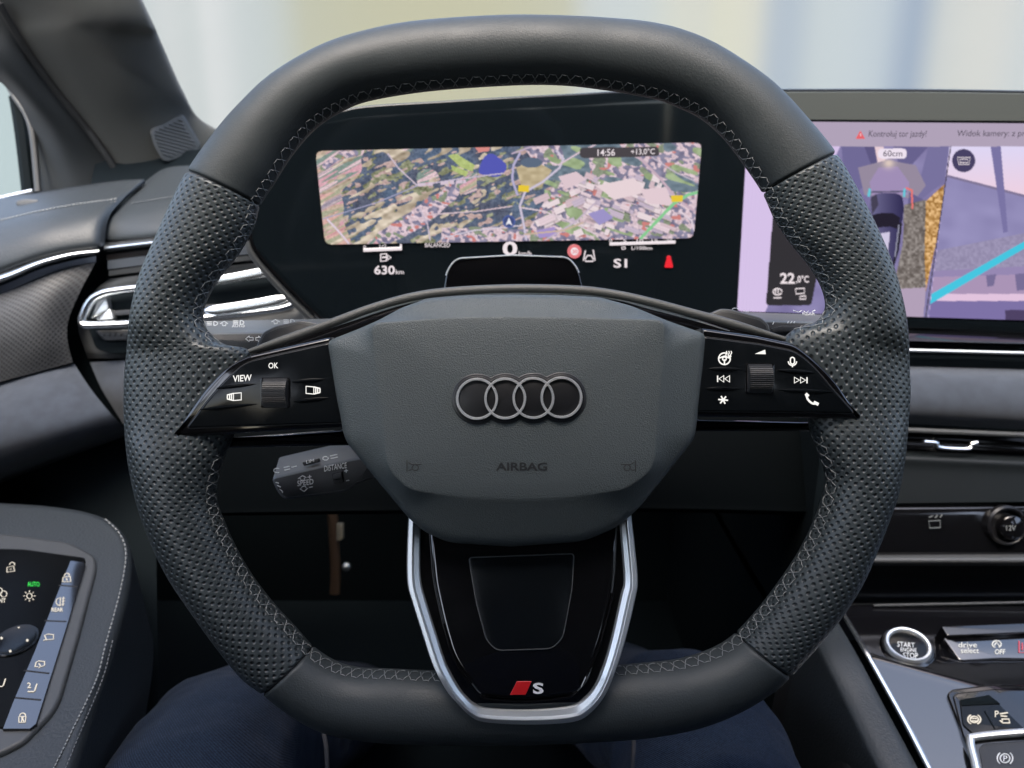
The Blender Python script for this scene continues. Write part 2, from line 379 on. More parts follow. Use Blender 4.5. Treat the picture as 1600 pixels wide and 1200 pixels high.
# ================================================================== STEERING WHEEL
hub = CAM + WD*FV
wheel = thing('steering_wheel', 'black leather flat-bottomed steering wheel with silver emblem and perforated grips', 'steering wheel', hub)
ST = [  # outer x,y, inner x,y (photo px), clockwise from the top; 'S' marks the seams
 (785,29,800,130),(885,30,880,130),(960,34,950,138),(1010,39,992,145),(1060,50,1030,153),(1110,70,1065,166),(1160,100,1100,184),(1210,137,1135,216),(1260,190,1165,256),
 (1303,243,1194,300,'S'),(1340,305,1213,342),(1370,365,1238,379),(1392,420,1266,413),(1407,477,1286,446),(1414,520,1292,478),(1417,545,1276,502),(1419,562,1240,515),(1420,585,1222,540),(1421,610,1235,590),(1420,632,1252,630),
 (1418,650,1263,655),(1415,675,1268,676),(1410,712,1282,711),(1403,748,1292,742),(1396,778,1290,770),(1382,817,1279,805),(1365,860,1264,840),(1342,912,1240,882),(1302,972,1196,943),
 (1232,1052,1152,992,'S'),(1190,1087,1115,1016),(1140,1115,1065,1032),(1085,1135,1015,1038),(1015,1148,965,1042),(930,1155,905,1047),(800,1160,800,1052),(665,1159,680,1051),(585,1155,612,1048),(510,1141,560,1046),(455,1112,522,1036),
 (413,1080,487,1013,'S'),(380,1055,462,985),(345,1012,425,945),(305,957,392,902),(267,900,368,861),(240,845,350,822),(220,790,337,785),(207,737,339,750),(200,695,351,712),(197,670,362,688),
 (195,640,372,655),(195,610,384,610),(196,580,392,565),(199,555,385,545),(202,532,346,536),(206,505,318,508),(214,465,317,476),(225,425,338,437),(247,372,371,395),(270,320,395,352),
 (296,270,404,320,'S'),(340,208,426,285),(380,163,453,242),(430,118,490,199),(505,75,532,171),(580,51,577,154),(660,37,672,139)]
NSUB = 24; NST = len(ST); seams = [i for i, s in enumerate(ST) if len(s) == 5]
so_ = cr([s[:2] for s in ST], NSUB, True); si_ = cr([s[2:4] for s in ST], NSUB, True)
k_ = WD/FPX
def loc2(p): return np.stack([(p[:, 0]-800)*k_, (600-p[:, 1])*k_], 1)
O2, I2 = loc2(so_), loc2(si_); C2 = (O2+I2)/2; H2 = (O2-I2)/2; HW = np.linalg.norm(H2, axis=1)
seg = np.linalg.norm(np.roll(C2, -1, 0)-C2, axis=1); S = np.concatenate([[0], np.cumsum(seg)]); LT = S[-1]
SO = np.concatenate([[0], np.cumsum(np.linalg.norm(np.roll(O2*.6+C2*.4, -1, 0)-(O2*.6+C2*.4), axis=1))])
BD0 = 0.0158
_sm = np.exp(-((np.arange(NST*NSUB)/NSUB-18)/3.2)**4)+np.exp(-((np.arange(NST*NSUB)/NSUB-51.5)/3.2)**4)
BDA = BD0-.0042*_sm
def rim_at(s, phi, lift=0.0, scale=1.0):
    s = np.mod(np.asarray(s, float), LT)
    def ip(a): return np.interp(s, S, np.concatenate([a, a[:1]]))
    cx, cyy, hx, hy = ip(C2[:, 0]), ip(C2[:, 1]), ip(H2[:, 0]), ip(H2[:, 1]); hw = np.hypot(hx, hy)
    r = (hw*scale+lift)/hw; x = cx+hx*r*np.cos(phi); y = cyy+hy*r*np.cos(phi); z = (ip(BDA)*scale+lift)*np.sin(phi)
    return hub + x[..., None]*RV + y[..., None]*UV_ + z[..., None]*NW
def rim_section(s0, s1, name, m, ends=True, scale=1.0, label=None):
    if s1 < s0: s1 += LT
    n = int((s1-s0)/.0011); ss = np.linspace(s0, s1, n)
    if ends: ss = np.unique(np.concatenate([ss, s0+np.array([.0001, .0003, .0006, .0010, .0016]), s1-np.array([.0001, .0003, .0006, .0010, .0016])]))
    Mn = 56; phi = np.linspace(-math.pi/2, 1.5*math.pi, Mn+1)    # seam at the back
    V = []; UVs = []
    for s in ss:
        dd = min(s-s0, s1-s); kf = scale
        if ends: q = min(dd/.0016, 1); kf = scale*(.925+.075*math.sqrt(max(0, 1-(1-q)**2)))
        ring = rim_at(np.full(Mn+1, s), phi, 0, kf); V.append(ring)
        ln = np.concatenate([[0], np.cumsum(np.linalg.norm(np.diff(ring, axis=0), axis=1))])
        mid = np.interp(0, phi, ln); UVs.append(np.stack([np.full(Mn+1, np.interp(s % LT, S, SO)+(SO[-1] if s >= LT else 0)), ln-mid+.5], 1))
    vv, ff = loft(V, False)
    return MB().add((vv, ff), np.concatenate(UVs)).build(name, m, wheel, ang=60, label=label)
ss_ = [S[i*NSUB] for i in seams]     # right top, right bottom, left bottom, left top
GAP = .0003
rim_section(0, LT-1e-5, 'rim_core', core_m, False, .915)
rim_section(ss_[3]+GAP, ss_[0]-GAP, 'rim_leather', leather, label='smooth leather on the top of the rim')
rim_section(ss_[0]+GAP, ss_[1]-GAP, 'grip_leather', perf, label='perforated leather grip on the right of the rim')
rim_section(ss_[1]+GAP, ss_[2]-GAP, 'rim_leather', leather, label='smooth leather on the flat bottom of the rim')
rim_section(ss_[2]+GAP, ss_[3]-GAP, 'grip_leather', perf, label='perforated leather grip on the left of the rim')
# cross stitching along the inside of the rim
def stitch_run(s0, s1, name):
    if s1 < s0: s1 += LT
    b = MB(); n = int((s1-s0)/.0062); st = (s1-s0)/n
    pa, pb, pc = math.radians(155), math.radians(166), math.radians(181)
    def th(sa, fa, sb, fb, r=.00018):
        t = np.linspace(0, 1, 4); lf = .0001+.00035*np.sin(math.pi*t)
        p = np.stack([rim_at(np.array([sa+(sb-sa)*u]), np.array([fa+(fb-fa)*u]), l)[0] for u, l in zip(t, lf)])
        b.add(tube(p, r*np.array([.5, 1, 1, .5]), 5))
    for i in range(n):
        a = s0+i*st; j = random.uniform(-.0006, .0006)
        th(a+st*.10+j, pa, a+st*.55+j, pa+.02)
        th(a+st*.55+j, pa+.02, a+st*.80+j, pb); th(a+st*1.10, pa, a+st*.80+j, pb)
        th(a+st*.80+j, pb, a+st*.98+j, pc, .00018); th(a+st*.80+j, pb, a+st*.55, pc, .00018)
        th(a+st*.10, pc, a+st*.52, pc-.03, .00018)
    o = b.build(name, thread, wheel); o['kind'] = 'stuff'
SI = lambda i: S[i*NSUB]
stitch_run(ss_[3], ss_[0], 'stitching'); stitch_run(ss_[0], SI(16), 'stitching'); stitch_run(SI(21), ss_[1], 'stitching')
stitch_run(ss_[1], ss_[2], 'stitching'); stitch_run(ss_[2], SI(48), 'stitching'); stitch_run(SI(54), ss_[3], 'stitching')

# --- airbag cover
A = fillet([(511,533),(560,514),(594,499),(627,481),(668,466),(735,461),(800,460),(870,461),(936,464),(987,478),(1040,500),(1103,522),(1100,560),(1086,684),(1040,742),(999,793),(966,823),(912,846),(800,854),(700,848),(660,829),(639,810),(590,751),(539,688),(525,620)],
           [9,8,8,8,8,0,0,0,8,8,8,9,8,14,10,14,16,20,0,18,16,14,10,14,8], 5)
B = fillet([(579,505),(700,497),(800,495),(920,497),(1040,500),(1022,734),(975,766),(880,778),(806,780),(730,778),(640,766),(606,734)], [16,8,0,8,16,26,16,8,0,8,16,26], 6)
def polar(poly, c, n=360):
    an = np.linspace(-math.pi, math.pi, n, endpoint=False); out = []
    p = poly-c; q = np.roll(p, -1, 0)
    for a in an:
        dx, dy = math.cos(a), math.sin(a); den = dx*(q[:, 1]-p[:, 1])-dy*(q[:, 0]-p[:, 0])
        with np.errstate(divide='ignore', invalid='ignore'):
            t = (p[:, 0]*(q[:, 1]-p[:, 1])-p[:, 1]*(q[:, 0]-p[:, 0]))/den; u = (p[:, 0]*dy-p[:, 1]*dx)/den
        ok = (u >= -1e-6) & (u <= 1+1e-6) & (t > 0); out.append(t[ok].max())
    out = np.array(out); return c+np.stack([np.cos(an), np.sin(an)], 1)*out[:, None]
cen = np.array([806., 640.]); pA, pB = polar(A, cen), polar(B, cen)
ZO, ZB, ZC = .0155, .0245, .0262
prof = [(-.0, -.030), (0, ZO-.0035), (.012, ZO-.0018), (.04, ZO-.0006), (.09, ZO+.0004)]
for s in np.linspace(.15, .80, 8): prof.append((s, ZO+(ZB-ZO)*s*.97))
prof += [(.90, ZB-.0011), (.965, ZB-.0005), (1.0, ZB-.00022), (1.05, ZB-.00005), (1.14, ZB+.00008)]
rings = []
for s, z in prof:
    if s <= 1: q = pA+(pB-pA)*s
    else: q = cen+(pB-cen)*(1-(s-1)*.35)
    rings.append(P(q[:, 0], q[:, 1], np.full(len(q), WD-z)))
for f in (.90, .8, .68, .55, .4, .25, .1, .02):
    q = cen+(pB-cen)*f; rings.append(P(q[:, 0], q[:, 1], np.full(len(q), WD-(ZC-(ZC-ZB-.0001)*f*f))))
one(loft(rings, True, True, True), 'airbag_cover', bagm, wheel, ang=75)
_pa = np.linspace(-math.pi, math.pi, 360, endpoint=False); _pr = np.hypot(*(pB-cen).T)
def fz(x, y):
    x = np.asarray(x, float)-cen[0]; y = np.asarray(y, float)-cen[1]; f = np.hypot(x, y)/np.interp(np.arctan2(y, x), _pa, _pr, period=2*math.pi)
    return ZC-(ZC-ZB-.0001)*np.clip(f, 0, 1)**2
def mface(x, y, h):
    x = np.asarray(x, float); return P(x, y, WD-fz(x, y)) + NW*np.asarray(h, float)[..., None]
# --- emblem: black plate of four joined discs with four rings
CE = [(745.6, 623.2), (789.5, 622.6), (833.3, 621.9), (876.9, 621.0)]
def union_outline(R):
    pts = []
    n = len(CE)
    def cross(c0, c1):
        dxy = np.array(c1)-np.array(c0); dd = np.hypot(*dxy); h = math.sqrt(R*R-dd*dd/4); mid = (np.array(c0)+np.array(c1))/2; pr = np.array([-dxy[1], dxy[0]])/dd
        return mid+pr*h, mid-pr*h
    def arcp(c, a0, a1, k): return [(c[0]+R*math.cos(a), c[1]+R*math.sin(a)) for a in np.linspace(a0, a1, k)]
    ang = lambda c, p: math.atan2(p[1]-c[1], p[0]-c[0])
    X = [cross(CE[i], CE[i+1]) for i in range(3)]     # [lower(+y), upper(-y)]
    a0, a1 = ang(CE[0], X[0][0]), ang(CE[0], X[0][1]); pts += arcp(CE[0], a0, a1+2*math.pi, 40)
    for i in (1, 2):
        pts += arcp(CE[i], ang(CE[i], X[i-1][1]), ang(CE[i], X[i][1]), 10)[1:]
    pts += arcp(CE[3], ang(CE[3], X[2][1]), ang(CE[3], X[2][0]), 40)[1:]
    for i in (2, 1):
        pts += arcp(CE[i], ang(CE[i], X[i][0]), ang(CE[i], X[i-1][0]), 10)[1:]
    return np.array(pts)
one(plate(union_outline(39.6), mface, -.002, .0006, 1.6, 3), 'emblem_rim', M('emblem_rim_plastic', (.02, .021, .023), .3), wheel, ang=50)
emb = one(plate(union_outline(36.0), mface, -.002, .0011, .8, 2), 'emblem_plate', M('emblem_black', (.006, .006, .007), .4), wheel, ang=50)
rb = MB()
for k, (cx, cyy) in enumerate(CE):
    aa = np.linspace(0, 2*math.pi, 72, endpoint=False); rr = []
    for r, h in ((28.6, .0010), (28.6, .0017+.00003*k), (29.2, .0021+.00003*k), (32.2, .0021+.00003*k), (32.8, .0017+.00003*k), (32.8, .0010)):
        x, y = cx+r*np.cos(aa), cyy+r*np.sin(aa); rr.append(mface(x, y, np.full(72, h)))
    one(loft(rr), 'emblem_ring', M('emblem_silver', (.78, .79, .79), .30, .75) if k == 0 else bpy.data.materials['emblem_silver'], emb, ang=40)
text('AIRBAG', (775, 722.5, 855, 735.5), mface, 'airbag_lettering', emboss, wheel, .00015, .02)
def horn(cx, s, name):
    L = [[(cx-10*s, 719), (cx-10*s, 737)], [(cx-8*s, 722), (cx-2*s, 725.5), (cx+13*s, 725)], arc(cx+3*s, 730.5, 5, 110, 430, 14, 4.4), [(cx-8*s, 735), (cx-2*s, 733)]]
    strokes(L, 1.5, mface, name, emboss, wheel, .0001)
horn(646, 1, 'horn_symbol'); horn(983, -1, 'horn_symbol')

# --- spokes: filler, frames, button plates
rib_px = [(389,549),(450,529),(520,504),(580,482),(640,465),(700,456),(800,451),(900,453),(960,460),(1020,473),(1080,489),(1140,505),(1227,530)]
rp = cr(rib_px, 8)
fil = np.concatenate([rp, [(1180,560),(1100,540),(900,560),(700,560),(512,545),(420,565)]])
one(plate(fil, mw(-.005), -.012, 0, 1.5, 2), 'spoke_bridge', piano, wheel)
one(tube(P(rp[:, 0], rp[:, 1], np.full(len(rp), WD-.004)), np.concatenate([np.linspace(.0011, .0021, 8), np.full(len(rp)-16, .0021), np.linspace(.0021, .0011, 8)]), 14), 'upper_trim_rib', ribm, wheel)
cp = cr([(470,527),(520,510),(560,496),(600,482),(645,470),(700,464),(800,458.5),(900,460),(962,466),(1012,479),(1060,492),(1100,504),(1140,517)], 8)
one(tube(P(cp[:, 0], cp[:, 1], np.full(len(cp), WD-.0035)), np.concatenate([np.linspace(.0002, .0010, 24), np.full(len(cp)-48, .0010), np.linspace(.0010, .0002, 24)]), 10), 'silver_accent', satin, wheel)
LF = fillet([(273,684),(294,649),(322,609),(350,579),(372,564),(392,555),(511,528),(519,527),(542,666),(534,667),(400,675)], [4,10,20,20,12,8,0,0,0,0,0], 5)
RF = fillet([(1344,655),(1302,594),(1268,560),(1248,544),(1236,537),(1180,525),(1103,514),(1094,513),(1080,650),(1088,651),(1220,652)], [5,20,20,14,8,0,0,0,0,0,0], 5)
LB = fillet([(297,668),(322,634),(341,611),(365,586),(385,570),(405,562),(511,538),(521,536),(540,659),(532,660),(400,664)], [5,8,12,12,10,8,0,0,0,0,0], 5)
RB = fillet([(1330,645),(1300,612),(1270,577),(1250,558),(1232,548),(1180,538),(1103,528),(1095,527),(1081,641),(1088,642),(1220,643)], [7,8,14,12,10,0,0,0,0,0,0], 5)
sp = {}
for nm, fr, bt, lb in (('L', LF, LB, 'left'), ('R', RF, RB, 'right')):
    f = one(plate(fr, mw(.0095), -.014, .0030, 7, 5), 'spoke_frame', piano, wheel, label='glossy black spoke frame on the %s' % lb)
    one(plate(inset(bt, -1.8), mw(.0095), .0, .00305, .3, 1), 'panel_gap', core_m, f)
    sp[nm] = one(plate(bt, mw(.0095), .0, .0040, 2.2, 3), 'button_panel', pianob, wheel, label='glossy black button panel on the %s spoke' % lb)
one(plate(fillet([(300,690),(545,672),(552,696),(356,700)], 4), mw(-.003), -.015, .0, 5, 3), 'spoke_underside', piano, wheel)
one(plate(fillet([(1334,662),(1080,656),(1072,674),(1268,674)], 4), mw(-.003), -.015, .0, 5, 3), 'spoke_underside', piano, wheel)
BP = mw(.0095); BH = .0040
def sep(x0, y0, x1, y1, par):
    p = np.linspace(0, 1, 7); X = x0+(x1-x0)*p; Y = y0+(y1-y0)*p
    V = BP(X, Y, np.full(7, BH+.0001)); one(tube(V, np.array([.3, .8, 1, 1, 1, .7, .2])*.00085, 8, squash=.8), 'button_divider', pianob, par)
for a in ((344,606.5,404,600),(318.5,639.5,406,631),(461,597,509.5,592.5),(463.5,627,516,621.5)): sep(*a, sp['L'])
for a in ((1105,576.5,1152,577),(1101,607,1152,607),(1211,578.5,1268,582.5),(1211,609,1296,612)): sep(*a, sp['R'])
def scroller(x0, y0, x1, y1, par):
    one(plate(fillet([(x0-3,y0-3),(x1+3,y0-3),(x1+3,y1+3),(x0-3,y1+3)], 4), BP, BH-.002, BH+.00035, 1, 2), 'scroll_frame', piano, par)
    one(plate([(x0,y0),(x1,y0),(x1,y1),(x0,y1)], BP, BH-.002, BH+.0005, .4, 1), 'scroll_well', core_m, par)
    c = BP(np.array([(x0+x1)/2]), np.array([(y0+y1)/2]), np.array([BH-.0040]))[0]; hw_ = (x1-x0)/2*k_*.93; n = 240
    a = np.linspace(0, 2*math.pi, n, endpoint=False); r = .0078+.00016*np.sign(np.sin(a*52)); ringl = []
    for xx, kk in ((-hw_, .92), (-hw_*.95, 1), (hw_*.95, 1), (hw_, .92)):
        ringl.append(c+xx*RV+(kk*r)[:, None]*(np.cos(a)[:, None]*UV_+np.sin(a)[:, None]*NW))
    one(loft(ringl, True, True, True), 'scroll_wheel', dkplast, par, ang=25)
scroller(415, 593, 455, 634, sp['L']); scroller(1163, 571, 1202, 612, sp['R'])
IH = BH+.00015
text('OK', (424, 567, 439, 576), BP, 'ok_lettering', icon_w, sp['L'], IH, .012, skew=(0, -.03))
text('VIEW', (369, 586, 398, 596), BP, 'view_lettering', icon_w, sp['L'], IH, .014, skew=(0, -.06))
def carousel(cx, cyy, s, par):
    L = [[(cx-1*s, cyy-5), (cx+11*s, cyy-6), (cx+11*s, cyy+5), (cx-1*s, cyy+6), (cx-1*s, cyy-5)], [(cx-4*s, cyy-4.5), (cx-4*s, cyy+5.5)], [(cx-7*s, cyy-3.5), (cx-7*s, cyy+4.5)], [(cx-10.5*s, cyy-2), (cx-10.5*s, cyy+3)], [(cx-1*s, cyy-5), (cx-11*s, cyy-2.5)], [(cx-1*s, cyy+6), (cx-11*s, cyy+3.5)]]
    strokes(L, 1.8, BP, 'window_symbol', icon_w, par, IH)
carousel(371, 619.5, 1, sp['L']); carousel(493, 609.5, -1, sp['L'])
# right hand symbols
strokes([arc(1128, 561, 9, 60, 395, 18), [(1120, 560), (1128, 557), (1136, 560)], [(1128, 562), (1128, 569)], arc(1128, 561, 3, 0, 360, 8)], 2.0, BP, 'wheel_heat_symbol', icon_w, sp['R'], IH)
strokes([[(x, 549), (x+1, 552), (x-1, 555), (x, 558)] for x in (1131, 1134.6, 1138.2)], 1.6, BP, 'heat_wave_symbol', icon_w, sp['R'], IH)
fills([[(1175, 553.5), (1191, 547), (1192, 554)]], BP, 'volume_symbol', icon_w, sp['R'], IH)
strokes([arc(1233, 562, 3.2, 0, 180, 8), [(1229.8, 562), (1229.8, 566)], [(1236.2, 562), (1236.2, 566)], arc(1233, 565, 6.4, 180, 360, 10), arc(1233, 566, 3.2, 180, 360, 8), [(1233, 571), (1233, 574)]], 1.9, BP, 'microphone_symbol', icon_w, sp['R'], IH)
strokes([[(1117.5, 587), (1117.5, 597)], [(1127, 587), (1119.5, 592), (1127, 597), (1127, 587)], [(1136, 587), (1128.5, 592), (1136, 597), (1136, 587)]], 1.9, BP, 'previous_symbol', icon_w, sp['R'], IH)
strokes([[(1255.5, 589.5), (1255.5, 599)], [(1236, 589.5), (1244, 594), (1236, 598.5), (1236, 589.5)], [(1245.5, 589.5), (1253.5, 594), (1245.5, 598.5), (1245.5, 589.5)]], 1.9, BP, 'next_symbol', icon_w, sp['R'], IH)
strokes([[(1126+7.5*math.cos(a), 624.5+6.5*math.sin(a)), (1126-7.5*math.cos(a), 624.5-6.5*math.sin(a))] for a in (.1, 1.15, 2.2)], 2.2, BP, 'star_symbol', icon_w, sp['R'], IH)
strokes([cr([(1254, 616), (1257, 624), (1264, 630), (1272, 630)], 5)], 3.0, BP, 'phone_symbol', icon_w, sp['R'], IH)
strokes([[(1253.5, 615), (1257.5, 619)], [(1266, 628), (1273, 631.5)]], 4.6, BP, 'phone_symbol', icon_w, sp['R'], IH)

def mlow(dz):
    zf = lambda y: np.interp(np.asarray(y, float), [780, 900, 1000, 1055, 1095, 1135], [.002, .0075, .0135, .0170, .0172, .0152])+dz
    return lambda x, y, h: P(x, y, WD-zf(y)) + NW*np.asarray(h, float)[..., None]
# --- lower spoke: silver bezel, black insert, emblem
ub_o = cr([(640,780),(637,814),(635,870),(636,911),(643,938),(659,989),(676,1039),(697,1078),(714,1098),(733,1117),(757,1128),(826,1132),(895,1128),(925,1112),(947,1084),(963,1045),(977,1002),(993,936),(997,905),(992,850),(984,780)], 6)
ub_i = cr([(660,780),(657,814),(656,870),(657,908),(664,938),(680,989),(697,1041),(714,1073),(728,1091),(741,1102),(761,1108),(826,1110),(890,1105),(913,1094),(930,1074),(943,1045),(956,1000),(971,932),(976,908),(972,850),(966,780)], 6)
rings = []
for f, h in ((0, -.012), (0, -.0015), (.05, .0008), (.16, .0022), (.45, .0026), (.50, .0025), (.60, .0008), (.92, -.0004), (.98, -.0012), (1, -.012)):
    q = ub_o+(ub_i-ub_o)*f; rings.append(mlow(0)(q[:, 0], q[:, 1], np.full(len(q), h)))
one(loft(rings, False), 'lower_spoke_bezel', satin, wheel, ang=22)
ins = np.concatenate([ub_i[::1]])
one(plate(inset(ins, -.8), mlow(-.003), -.012, .0, .6, 1), 'lower_spoke_insert', piano, wheel)
cup = fillet([(668,800),(676,905),(690,970),(706,1025),(735,1068),(752,1088),(826,1092),(900,1084),(918,1066),(945,985),(962,905),(966,800)], [0,20,20,20,14,18,0,18,14,20,20,0], 6)
one(plate(cup, mlow(-.003), -.004, .0026, 9, 6), 'insert_ridge', piano, wheel, ang=60)
rec = fillet([(733,869),(896,863),(893,917),(879,993),(862,1010),(776,1013),(760,996),(744,936)], [6,6,10,10,10,10,10,10], 5)
one(plate(rec, mlow(-.003), -.002, .0031, 1.6, 3), 'insert_window', pianob, wheel, ang=60)
o_ = mlow(-.003)(rec[:, 0], rec[:, 1], np.full(len(rec), .0029)); one(tube(o_, .0003, 6, True), 'window_seam', mdplast, wheel)
for q in ([(694,972),(712,1030),(735,1068)], [(958,925),(936,1005),(908,1070)], [(750,1084),(765,1090),(826,1093),(885,1087),(902,1078)]):
    q = cr(q, 8); one(tube(mlow(-.003)(q[:, 0], q[:, 1], np.full(len(q), .0022)), .0006, 8), 'insert_edge', piano, wheel)
em = mlow(-.003)
fills([[(807.5,1060.5),(830.5,1060.5),(821,1081.5),(797,1081.5)]], em, 'red_emblem', redm, wheel, .0031)
text('S', (832.5, 1062.5, 849, 1080), em, 'emblem_letter', whitem, wheel, .0031, .03)
one(plate(fillet([(742,851),(908,846),(912,858),(738,862)], 3), mlow(-.002), -.006, .0, 2, 2), 'insert_lip', M('amber_dark_gloss', (.02, .013, .008), .12), wheel)
# hub body behind the cover
one(plate(fillet([(560,520),(1060,515),(1060,680),(960,820),(650,825),(545,690)], 20), mw(-.03), -.05, .0, 6, 3), 'hub_housing', black, wheel)

# --- shift paddles
def paddle(poly, lb):
    t = thing('shift_paddle', lb, 'paddle', P(poly[0][0], poly[0][1], .395))
    one(plate(fillet(poly, 5), mt(.395), -.006, .0, 3, 3), 'paddle_blade', mdplast, t)
    one(plate(inset(fillet(poly, 5), 5), mt(.395), -.001, .0006, 1, 2), 'paddle_face', dkplast, t)
paddle([(398,545),(410,519),(430,509),(470,500),(488,503),(560,520),(560,560),(430,556)], 'grey shift paddle beside the VIEW buttons behind the wheel')
paddle([(1105,492),(1126,482),(1142,483),(1190,496),(1202,507),(1205,530),(1120,540),(1060,520)], 'grey shift paddle beside the volume buttons behind the wheel')

# ================================================================== STALKS AND COLUMN
def bar(name, lb, pts_front, shift, mfront, mtop, t=.425, t2=.455, par=None):
    th = thing(name, lb, 'stalk', P(pts_front[0][0], pts_front[0][1], t))
    fr = np.asarray(pts_front, float); D = P(800+shift[0], 600+shift[1], t2)-P(800, 600, t)
    f0 = P(fr[:, 0], fr[:, 1], np.full(len(fr), t)); ins_ = inset(fr, 2.5); f1 = P(ins_[:, 0], ins_[:, 1], np.full(len(fr), t-.0012))
    one(loft([f0+D, f0+D*.5, f0+D*.04, f0-(f0.mean(0)-P(fr.mean(0)[0], fr.mean(0)[1], t))*0, f1], True, True, True), 'stalk_body', mtop, th, ang=40)
    ins2 = inset(fr, 3.2); one(plate(ins2, mt(t-.0012), -.001, .0003, 1, 2), 'front_face', mfront, th)
    return th
ts = bar('turn_signal_stalk', 'grey indicator stalk with headlight symbols showing inside the wheel', fillet([(240,522),(520,516),(560,520),(560,552),(380,556),(255,552)], 8), (-6, -24), dkplast, ltplast)
mtop = lambda x, y, h: P(x, y, np.full(np.shape(x), .432)) + NW*np.asarray(h, float)[..., None]
def beam(cx, cyy, s=1, auto=False):
    return [arc(cx+4*s, cyy, 6, -90, 90, 8, 3.2), [(cx+4*s, cyy-3.2), (cx+4*s, cyy+3.2)], [(cx+1*s, cyy-2.4), (cx-7*s, cyy-2.4)], [(cx+1*s, cyy), (cx-7*s, cyy)], [(cx+1*s, cyy+2.4), (cx-7*s, cyy+2.4)]]
strokes(beam(331, 505.5)+beam(372, 504.0)+[[(345, 506), (351, 502), (357, 506), (353.5, 506), (353.5, 509), (348.5, 509), (348.5, 506), (345, 506)]], 1.4, mtop, 'headlight_symbol', icon_dim, ts, .0008)
text('AUTO', (363, 507.5, 383, 511.5), mtop, 'auto_lettering', icon_dim, ts, .0008, .01)
strokes([[(425, 503), (431, 499.5), (438, 503), (434, 503), (434, 506), (429, 506), (429, 503), (425, 503)]]+beam(451, 502.5), 1.3, mtop, 'headlight_symbol', icon_dim, ts, .0008)
mfr = mt(.4230)
strokes([[(384, 529.5), (390, 525), (390, 527.5), (396, 527.5), (396, 531.5), (390, 531.5), (390, 534), (384, 529.5)], [(400, 527.5), (404, 527.5), (404, 525), (409, 529.5), (404, 534), (404, 531.5), (400, 531.5), (400, 527.5)]], 1.3, mfr, 'turn_arrow_symbol', icon_dim, ts, .0003)
ws = bar('wiper_stalk', 'grey wiper stalk marked REAR showing inside the wheel', fillet([(1080,503),(1180,500),(1400,507),(1390,545),(1250,548),(1080,545)], 8), (0, -19), dkplast, ltplast)
strokes([[(1239, 485.5), (1247, 488), (1252, 485.5)], [(1255, 486), (1260, 490), (1262, 486)], [(1268, 487), (1273, 485)]], 1.3, mtop, 'wiper_symbol', icon_dim, ws, .0008)
text('REAR', (1253, 488.5, 1273, 492.5), mtop, 'rear_lettering', icon_dim, ws, .0008, .01)
strokes([arc(1148, 484.5, 5, 20, 160, 6, 3), arc(1166, 484.5, 5, 200, 340, 6, 3)], 1.2, mtop, 'wiper_symbol', icon_dim, ws, .0008)
strokes([[(1207, 507), (1209, 503)], [(1230, 505), (1232, 502)], [(1235, 505), (1237, 502)], [(1240, 505), (1242, 502)]], 1.5, mfr, 'interval_symbol', icon_dim, ws, .0003)
one(plate(fillet([(1205,513),(1222,509),(1246,510),(1246,518),(1205,520)], 2), mfr, -.001, .0012, 1, 2), 'interval_slider', dkplast, ws)
cs = bar('cruise_control_stalk', 'dark cruise control stalk marked SPEED and DISTANCE below the spoke', fillet([(424,746),(549,717),(585,712),(590,745),(556,757),(542,768),(444,781),(432,766)], [8,4,4,6,8,10,14,10]), (-13, -22), dkplast, M('cruise_top_plastic', (.07, .074, .076), .42), .425, .452)
mcs = mt(.4230)
text('SPEED', (465, 749.5, 490, 758), mcs, 'speed_lettering', icon_dim, cs, .0004, 0, skew=(0, -.13))
text('DISTANCE', (507, 725, 542, 734), mcs, 'distance_lettering', icon_dim, cs, .0004, 0, skew=(0, -.16))
strokes([[(431, 753.5), (436, 755)], [(433, 758), (439, 761)], [(437, 764), (442, 768), (441, 770)]], 1.5, mcs, 'set_lettering', icon_dim, cs, .0004)
strokes([[(466, 748), (473, 743), (479, 746), (475.5, 747), (476, 750), (470.5, 750.5), (470, 747.5), (466, 748)], [(469, 763.5), (472, 762), (472, 760), (478, 759.5), (478, 762), (481, 762.5), (475.5, 768), (469, 763.5)], [(481, 745.5), (487, 744.5)], [(484, 742), (484.4, 748)], [(483, 761.5), (489, 760.5)], [(538, 736), (544, 735)], [(541, 733), (541.4, 738.5)], [(541, 751), (546, 750.2)]], 1.2, mcs, 'arrow_symbol', icon_dim, cs, .0004)
one(plate(fillet([(519,739),(535,735.5),(537,754),(521,757)], 2), mcs, -.002, .0008, 1, 2), 'distance_rocker', core_m, cs)
one(plate(fillet([(521,741),(534,738),(535.5,747),(522.5,749)], 2), mcs, -.001, .0016, 1, 2), 'rocker_key', dkplast, cs)
mct = lambda x, y, h: P(x, y, np.full(np.shape(x), .427)) + NW*np.asarray(h, float)[..., None]
strokes([arc(435, 734.5, 5.5, 60, 300, 8, 3.5), [(445, 730), (454, 728)], [(446, 734), (455, 732)], [(457, 729.5), (465, 727.5)]], 1.5, mct, 'cruise_symbol', icon_dim, cs, .002)
strokes([arc(510, 715.5, 4.5, 60, 400, 8, 3), [(517, 712), (528, 709.5)], [(518, 716), (529, 713.5)]], 1.4, mct, 'cruise_symbol', icon_dim, cs, .002)
one(plate(fillet([(473,722),(498,716),(500,722),(476,728)], 2), mct, -.002, .0016, 1, 2), 'limit_button', dkplast, cs)
text('LIM', (480, 717.5, 492, 722.5), mct, 'limit_lettering', icon_dim, cs, .0020, 0, skew=(0, -.2))

